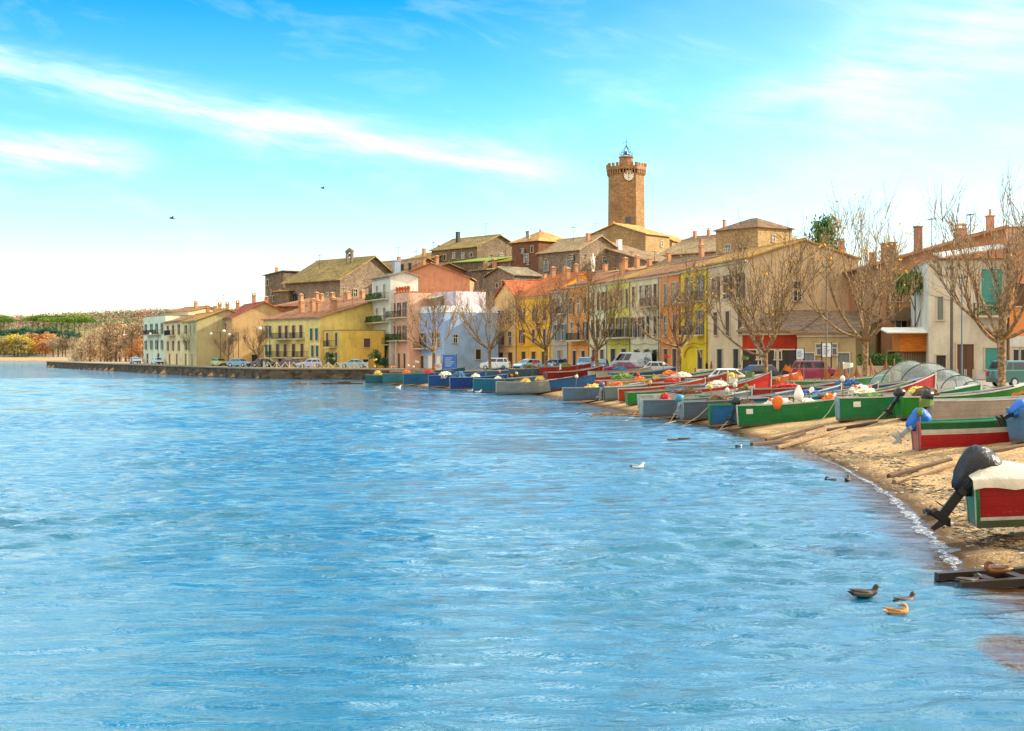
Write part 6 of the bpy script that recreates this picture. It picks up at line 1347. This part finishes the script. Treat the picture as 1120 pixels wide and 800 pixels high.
for k, (u, D, lb) in enumerate(((666, 88, 'tangle of brown branches at the waterline below the orange red boat, left clump'), (684, 86, 'tangle of brown branches at the waterline below the orange red boat, right clump'))):
    b = MB(); rr = random.Random(k)
    for i in range(46):
        c = Vector((rr.gauss(0, .9), rr.gauss(0, .7), rr.uniform(.02, .35))); dd = Vector((rr.uniform(-1, 1), rr.uniform(-.5, .5), rr.uniform(-.12, .12)))*rr.uniform(.3, 1.0); b.tube([c-dd, c+Vector((0, 0, .05)), c+dd], [.03, .028, .012], 4)
    tag(b.build('branch_pile', WD2, None, gl(u, D)), lb, 'branch pile')
b = MB(); b.box((0, 0, .02), (1.3, .35, .1)); b.box((.1, .05, .09), (.5, .2, .05)); p = at(746, 6000/(482-386)); tag(b.build('driftwood', WD, None, (p.x, p.y, 0), (0, 0, .2)), 'small dark plank floating near the slate grey boats', 'driftwood')
for u0, u1, v, lb in ((316, 337, 420.5, 'low floating raft of pale boards before the quay'), (352, 397, 420, 'long thin dark jetty beam floating before the zigzag fence')):
    D = 6000/(v-386); a, e = at(u0, D), at(u1, D); b = MB(); b.box(((e.x-a.x)/2, 0, .06), (e.x-a.x, .9, .16)); b.box(((e.x-a.x)*.55, 0, .2), ((e.x-a.x)*.3, .5, .14)); tag(b.build('raft', WD if u0 > 340 else WD2, None, (a.x, a.y, 0)), lb, 'raft')
# slipway of dark planks at the right with resting ducks
p = at(1062, 23.2); root = thing('slipway', 'dark wet wooden slipway sliding into the water at the lower right', 'slipway', (p.x, p.y, .06), R(6))
SW = paint('#2a211c', .35, .4)
for dy in (0, .95): b = MB(); b.loft([[(x, dy-.09, z-.06), (x, dy+.09, z-.06), (x, dy+.09, z+.07), (x, dy-.09, z+.07)] for x, z in ((-.2, .0), (1.2, .06), (5.5, .35))]); b.build('rail', SW, root)
for k in range(8): b = MB(); b.box((.5+k*.55, .47, .03+.035*k), (.2, .95, .05)); b.build('plank', SW, root)
# foam along the last metres of the shore
m = NT('foam'); m.col(m.ramp(m.noise(m.geo(), 9, 5, .7), [(.35, (.35, .42, .45)), (.6, (.75, .78, .8))])); t = m.n('ShaderNodeBsdfTransparent'); x = m.n('ShaderNodeMixShader')
m.l(m.ramp(m.noise(m.geo(), 11, 7, .85), [(.47, (0, 0, 0)), (.60, (1, 1, 1))]), x.inputs[0]); m.l(t.outputs[0], x.inputs[1]); m.l(m.b.outputs[0], x.inputs[2]); m.l(x.outputs[0], m.o.inputs[0]); FOAM = m.fin(.35, 0, .6)
pts = [(1075, 636), (1060, 626), (1050, 611), (1036, 596), (1020, 581), (1005, 565), (990, 551), (975, 539), (958, 529), (938, 518), (914, 506), (898, 500)]
b = MB(); rr = random.Random(2); rows = []
cp = [at(u, 6000/(v-386)) for u, v in pts]; fine_ = []
for i in range(len(cp)-1):
    for q in range(16): fine_.append(cp[i].lerp(cp[i+1], q/8))
for _ in range(60): fine_ = [fine_[0]]+[(fine_[i-1]+fine_[i]+fine_[i+1])/3 for i in range(1, len(fine_)-1)]+[fine_[-1]]
for i, c in enumerate(fine_):
    w = (.11+.06*math.sin(i*.37)+.04*math.sin(i*1.1))*min(1, i/20, (len(fine_)-i)/90); t = (fine_[min(i+1, len(fine_)-1)]-fine_[max(i-1, 0)]).normalized(); nn = Vector((-t.y, t.x, 0)); j = .04*math.sin(i*.25)+.22
    rows.append([c+nn*(w*s+j)+Vector((0, 0, .03+.02*math.cos(s*1.5))) for s in (-1, -.5, 0, .5, 1)])
b.smooth = True; b.loft(rows, closed=False, cap0=False, cap1=False); tag(b.build('foam', FOAM), 'white sparkling line of foam where small waves meet the sand', 'foam', None, 'stuff')
# people
def person(u, D, rz, top, legs, label, h=1.72, arm=.12):
    p = gl(u, D); root = thing('person', label, 'person', p, rz, 'people on the lakefront'); k = h/1.72
    me = bpy.data.meshes.new('body'); V = [(0, 0, .95), (0, 0, 1.15), (0, 0, 1.4), (0, .01, 1.5), (0, .02, 1.6), (0, .02, 1.68), (.17, 0, 1.40), (.23, .02, 1.12), (.24, .10, .88), (-.17, 0, 1.40), (-.23, -.02, 1.12), (-.24, -.02, .86), (.09, 0, .9), (.11, .05, .5), (.11, arm, .08), (.11, arm+.14, .04), (-.09, 0, .9), (-.11, -.02, .5), (-.11, -arm, .08), (-.11, -arm+.14, .04)]
    Ed = [(0, 1), (1, 2), (2, 3), (3, 4), (4, 5), (2, 6), (6, 7), (7, 8), (2, 9), (9, 10), (10, 11), (0, 12), (12, 13), (13, 14), (14, 15), (0, 16), (16, 17), (17, 18), (18, 19)]
    Rd = [.15, .14, .16, .06, .105, .09, .075, .05, .04, .075, .05, .04, .10, .075, .055, .05, .10, .075, .055, .05]
    me.from_pydata([(x*k, y*k, z*k) for x, y, z in V], Ed, []); o = obj('body', me, None, root); o.modifiers.new('s', 'SKIN'); 
    for v, r in zip(me.skin_vertices[0].data, Rd): v.radius = (r*k, r*.85*k)
    me.skin_vertices[0].data[0].use_root = True; o.modifiers.new('u', 'SUBSURF').levels = 1; o.modifiers['u'].render_levels = 1
    dg = bpy.context.evaluated_depsgraph_get(); dg.update(); m2 = bpy.data.meshes.new_from_object(o.evaluated_get(dg)); o.modifiers.clear(); o.data = m2; m2.materials.clear()
    for c in (top, legs, '#b98a68', '#2a1e18'): m2.materials.append(paint(c, .85))
    for f in m2.polygons:
        z = f.center.z/k; f.material_index = 1 if z < .93 else (2 if 1.5 < z < 1.66 and f.center.y > .0 else (3 if z >= 1.52 else 0)); f.use_smooth = True
    return root
person(618, 178, R(160), '#1f3a6e', '#22304a', 'person in dark blue coat walking past the grey terraced house'); person(773, 132, R(60), '#20222a', '#1c1e26', 'person in black standing before the bright yellow house, left of two'); person(778, 131, R(-100), '#8a4a34', '#2a2c34', 'person in brown jacket before the bright yellow house, right of two')
person(353+260, 150, R(90), '#d8d4cc', '#3a4a5a', 'person in white top behind the dark red boat')
# ducks, gulls
def bird(u, v, rz, Lb, label, cols, nm='duck', cat='duck', D=None, z=0, tuck=False, group=None):
    D = D or 6000/(v-386); p = at(u, D, z+.01); root = thing(nm, label, cat, p, rz, group)
    sp = [(-.5, .12, .015, .01), (-.44, .11, .06, .035), (-.34, .085, .12, .08), (-.15, .07, .17, .115), (.05, .06, .185, .125), (.22, .07, .15, .115), (.31, .11, .115, .11), (.33, .165, .09, .09), (.345, .21, .08, .08), (.37, .255, .082, .08), (.42, .265, .068, .066), (.455, .255, .036, .03), (.53, .24, .026, .012), (.55, .238, .006, .006)]
    if tuck: sp = sp[:6]+[(.30, .14, .12, .10), (.30, .22, .085, .075), (.26, .29, .07, .065), (.19, .30, .06, .055), (.10, .27, .04, .03), (.04, .25, .01, .01)]
    rings = []; n = 12
    for i, (x, zz, ry, rz_) in enumerate(sp):
        nx = sp[min(i+1, len(sp)-1)]; pv = sp[max(i-1, 0)]; t = Vector((nx[0]-pv[0], 0, nx[1]-pv[1])).normalized(); up = Vector((-t.z, 0, t.x))
        rings.append([(Vector((x, 0, zz))+Vector((0, 1, 0))*ry*math.cos(2*math.pi*k/n)+up*rz_*math.sin(2*math.pi*k/n))*Lb for k in range(n)])
    b = MB(); b.smooth = True; b.loft(rings); me = b.mesh('body', [paint(c, .6, .35) for c in cols])
    for f in me.polygons:
        x, z2 = f.center.x/Lb, f.center.z/Lb
        if tuck: idx = 2 if z2 > .2 and x < .36 and x > .02 and z2 > .24 else (1 if x > .2 else (3 if x < -.38 else 0))
        else: idx = 4 if x > .49 else (2 if z2 > .2 and x > .3 else (1 if x > .18 else (3 if x < -.38 else 0)))
        if z2 > .11 and -.3 < x < .15: idx = 5
        f.material_index = idx
    obj('body', me, None, root)
    b = MB(); b.smooth = True
    for s in (-1, 1): b.loft([[Vector((x, s*(yy+o*.012), zz+dz))*Lb for o, dz in ((0, -w_), (1, 0), (0, w_), (-1, 0))] for x, yy, zz, w_ in ((.18, .125, .11, .02), (.05, .165, .11, .055), (-.15, .15, .125, .06), (-.32, .09, .16, .03), (-.46, .03, .2, .008))])
    b.build('wing', paint(cols[5], .7, .4), root); return root
MAL = ['#5e564e', '#33190f', '#14241f', '#151414', '#6a5f2a', '#3a3028']; FEM = ['#b8844a', '#cf9f5e', '#a87a48', '#d9b480', '#8a6230', '#8f6436']; GUL = ['#eef0f0', '#f2f2f0', '#f4f4f2', '#3a3a40', '#c9a04a', '#8a929a']
bird(945, 652, 0.1, .56, 'drake swimming alone at the lower right, dark head and grey body', MAL, group='ducks at the lower right')
bird(989, 660, .5, .5, 'dark drake half hidden behind the sandy coloured duck', MAL, group='ducks at the lower right'); bird(981, 672, .05, .46, 'golden sandy duck with head tucked, in front of the dark drake', FEM, tuck=True, group='ducks at the lower right')
bird(1058, 645, 0.2, .5, 'drake resting against the slipway', MAL, group='ducks at the lower right', D=23.3, z=.08); bird(1090, 640, 3.0, .55, 'brown duck sitting on the slipway with tucked head', ['#8a5a2c', '#7a4a24', '#6a4020', '#a87a44', '#8a5a2c', '#5a3a1e'], tuck=True, group='ducks at the lower right', D=23.6, z=.22)
bird(927, 526, 1.2, .52, 'dark duck near the sand, upright neck', MAL, group='ducks near the sand'); bird(908, 527, 3.1, .45, 'dark duck feeding head down beside the upright one', MAL, tuck=True, group='ducks near the sand')
bird(697, 512, 0.0, .55, 'white gull swimming alone in open water', GUL, 'gull', 'gull'); bird(808, 489, .5, .4, 'small black and white bird swimming near the skid beams', ['#2a2a2e', '#e8e8e8', '#1c1c20', '#1c1a1a', '#2a2a2a', '#26262a'], 'water_bird', 'bird')
for u, v, lb in ((435, 424.5, 'white gull afloat before the turquoise grey boat'), (514, 428.5, 'white gull afloat before the deep blue boat, left of two'), (523, 429.5, 'white gull afloat before the teal boat, right of two')): bird(u, v, random.uniform(-.5, .5), .9, lb, GUL, 'gull', 'gull', group='gulls by the far boats')
for u, v, D, lb in ((188, 239, 120, 'dark bird flying low in the left sky'), (353, 206, 150, 'dark bird flying right below the long cloud')):
    p = at(u, D, zat(v, D)); b = MB(); b.loft([[(x, 0, r) , (x, r, 0), (x, 0, -r), (x, -r, 0)] for x, r in ((-.25, .01), (-.1, .06), (.1, .06), (.22, .03), (.27, .005))])
    for s in (-1, 1): b.add([(-.08, 0, .03), (.1, 0, .03), (.05, s*.3, .16), (-.06, s*.3, .16), (-.05, s*.6, .06)], [(0, 1, 2, 3), (3, 2, 4)])
    tag(b.build('bird', paint('#2a2a2e', .8), None, p, (0, 0, .6)), lb, 'bird')

# pebbles and scraps washed up on the near beach
rr = random.Random(31); b = MB(); P = []
while len(P) < 2600:
    D = rr.uniform(24, 62); P.append((rr.uniform(8.5, 12.2+.12*D)+0, D))
dd, _ = sdist(P); zz = height(P)
for (x, y), d, z in zip(P, dd, zz):
    if d < .1 or rr.random() > .25+.75*math.exp(-((d-1.2)/1.3)**2): continue
    r = rr.uniform(.015, .05)*(1.6 if rr.random() < .06 else 1); b.cur = rr.choice((0, 0, 1, 2)); n = 5
    b.loft([[Vector((x+q*r*1.4*math.cos(k*1.257+z), y+q*r*math.sin(k*1.257+z), z+h*r)) for k in range(n)] for q, h in ((.8, -.3), (1, .2), (.6, .6))])
tag(b.build('pebbles', [paint('#8f8678', .9), paint('#5a5046', .9), paint('#c4b8a2', .9)]), 'small stones and scraps scattered over the sand', 'pebbles', None, 'stuff')
b = MB(); b.cur = 0
for i in range(900):
    t = rr.random(); k = rr.uniform(0, len(fine_)-2); c = fine_[int(k)].lerp(fine_[int(k)+1], k % 1); x, y = c.x+rr.uniform(.7, 1.5)+.4*math.sin(k*.1), c.y+rr.uniform(-.3, .3); z = H1(x, y) if False else 0
    P.append((x, y))
Q = P[-900:]; zz = height(Q)
for (x, y), z in zip(Q, zz):
    a = rr.uniform(0, 3.1); l = rr.uniform(.04, .14); b.tube([(x-l*math.cos(a), y-l*math.sin(a), z+.012), (x+l*math.cos(a), y+l*math.sin(a), z+.02)], .008, 3)
tag(b.build('driftweed', paint('#3f3222', .9)), 'thin dark line of twigs and weed left along the water edge', 'driftweed', None, 'stuff')
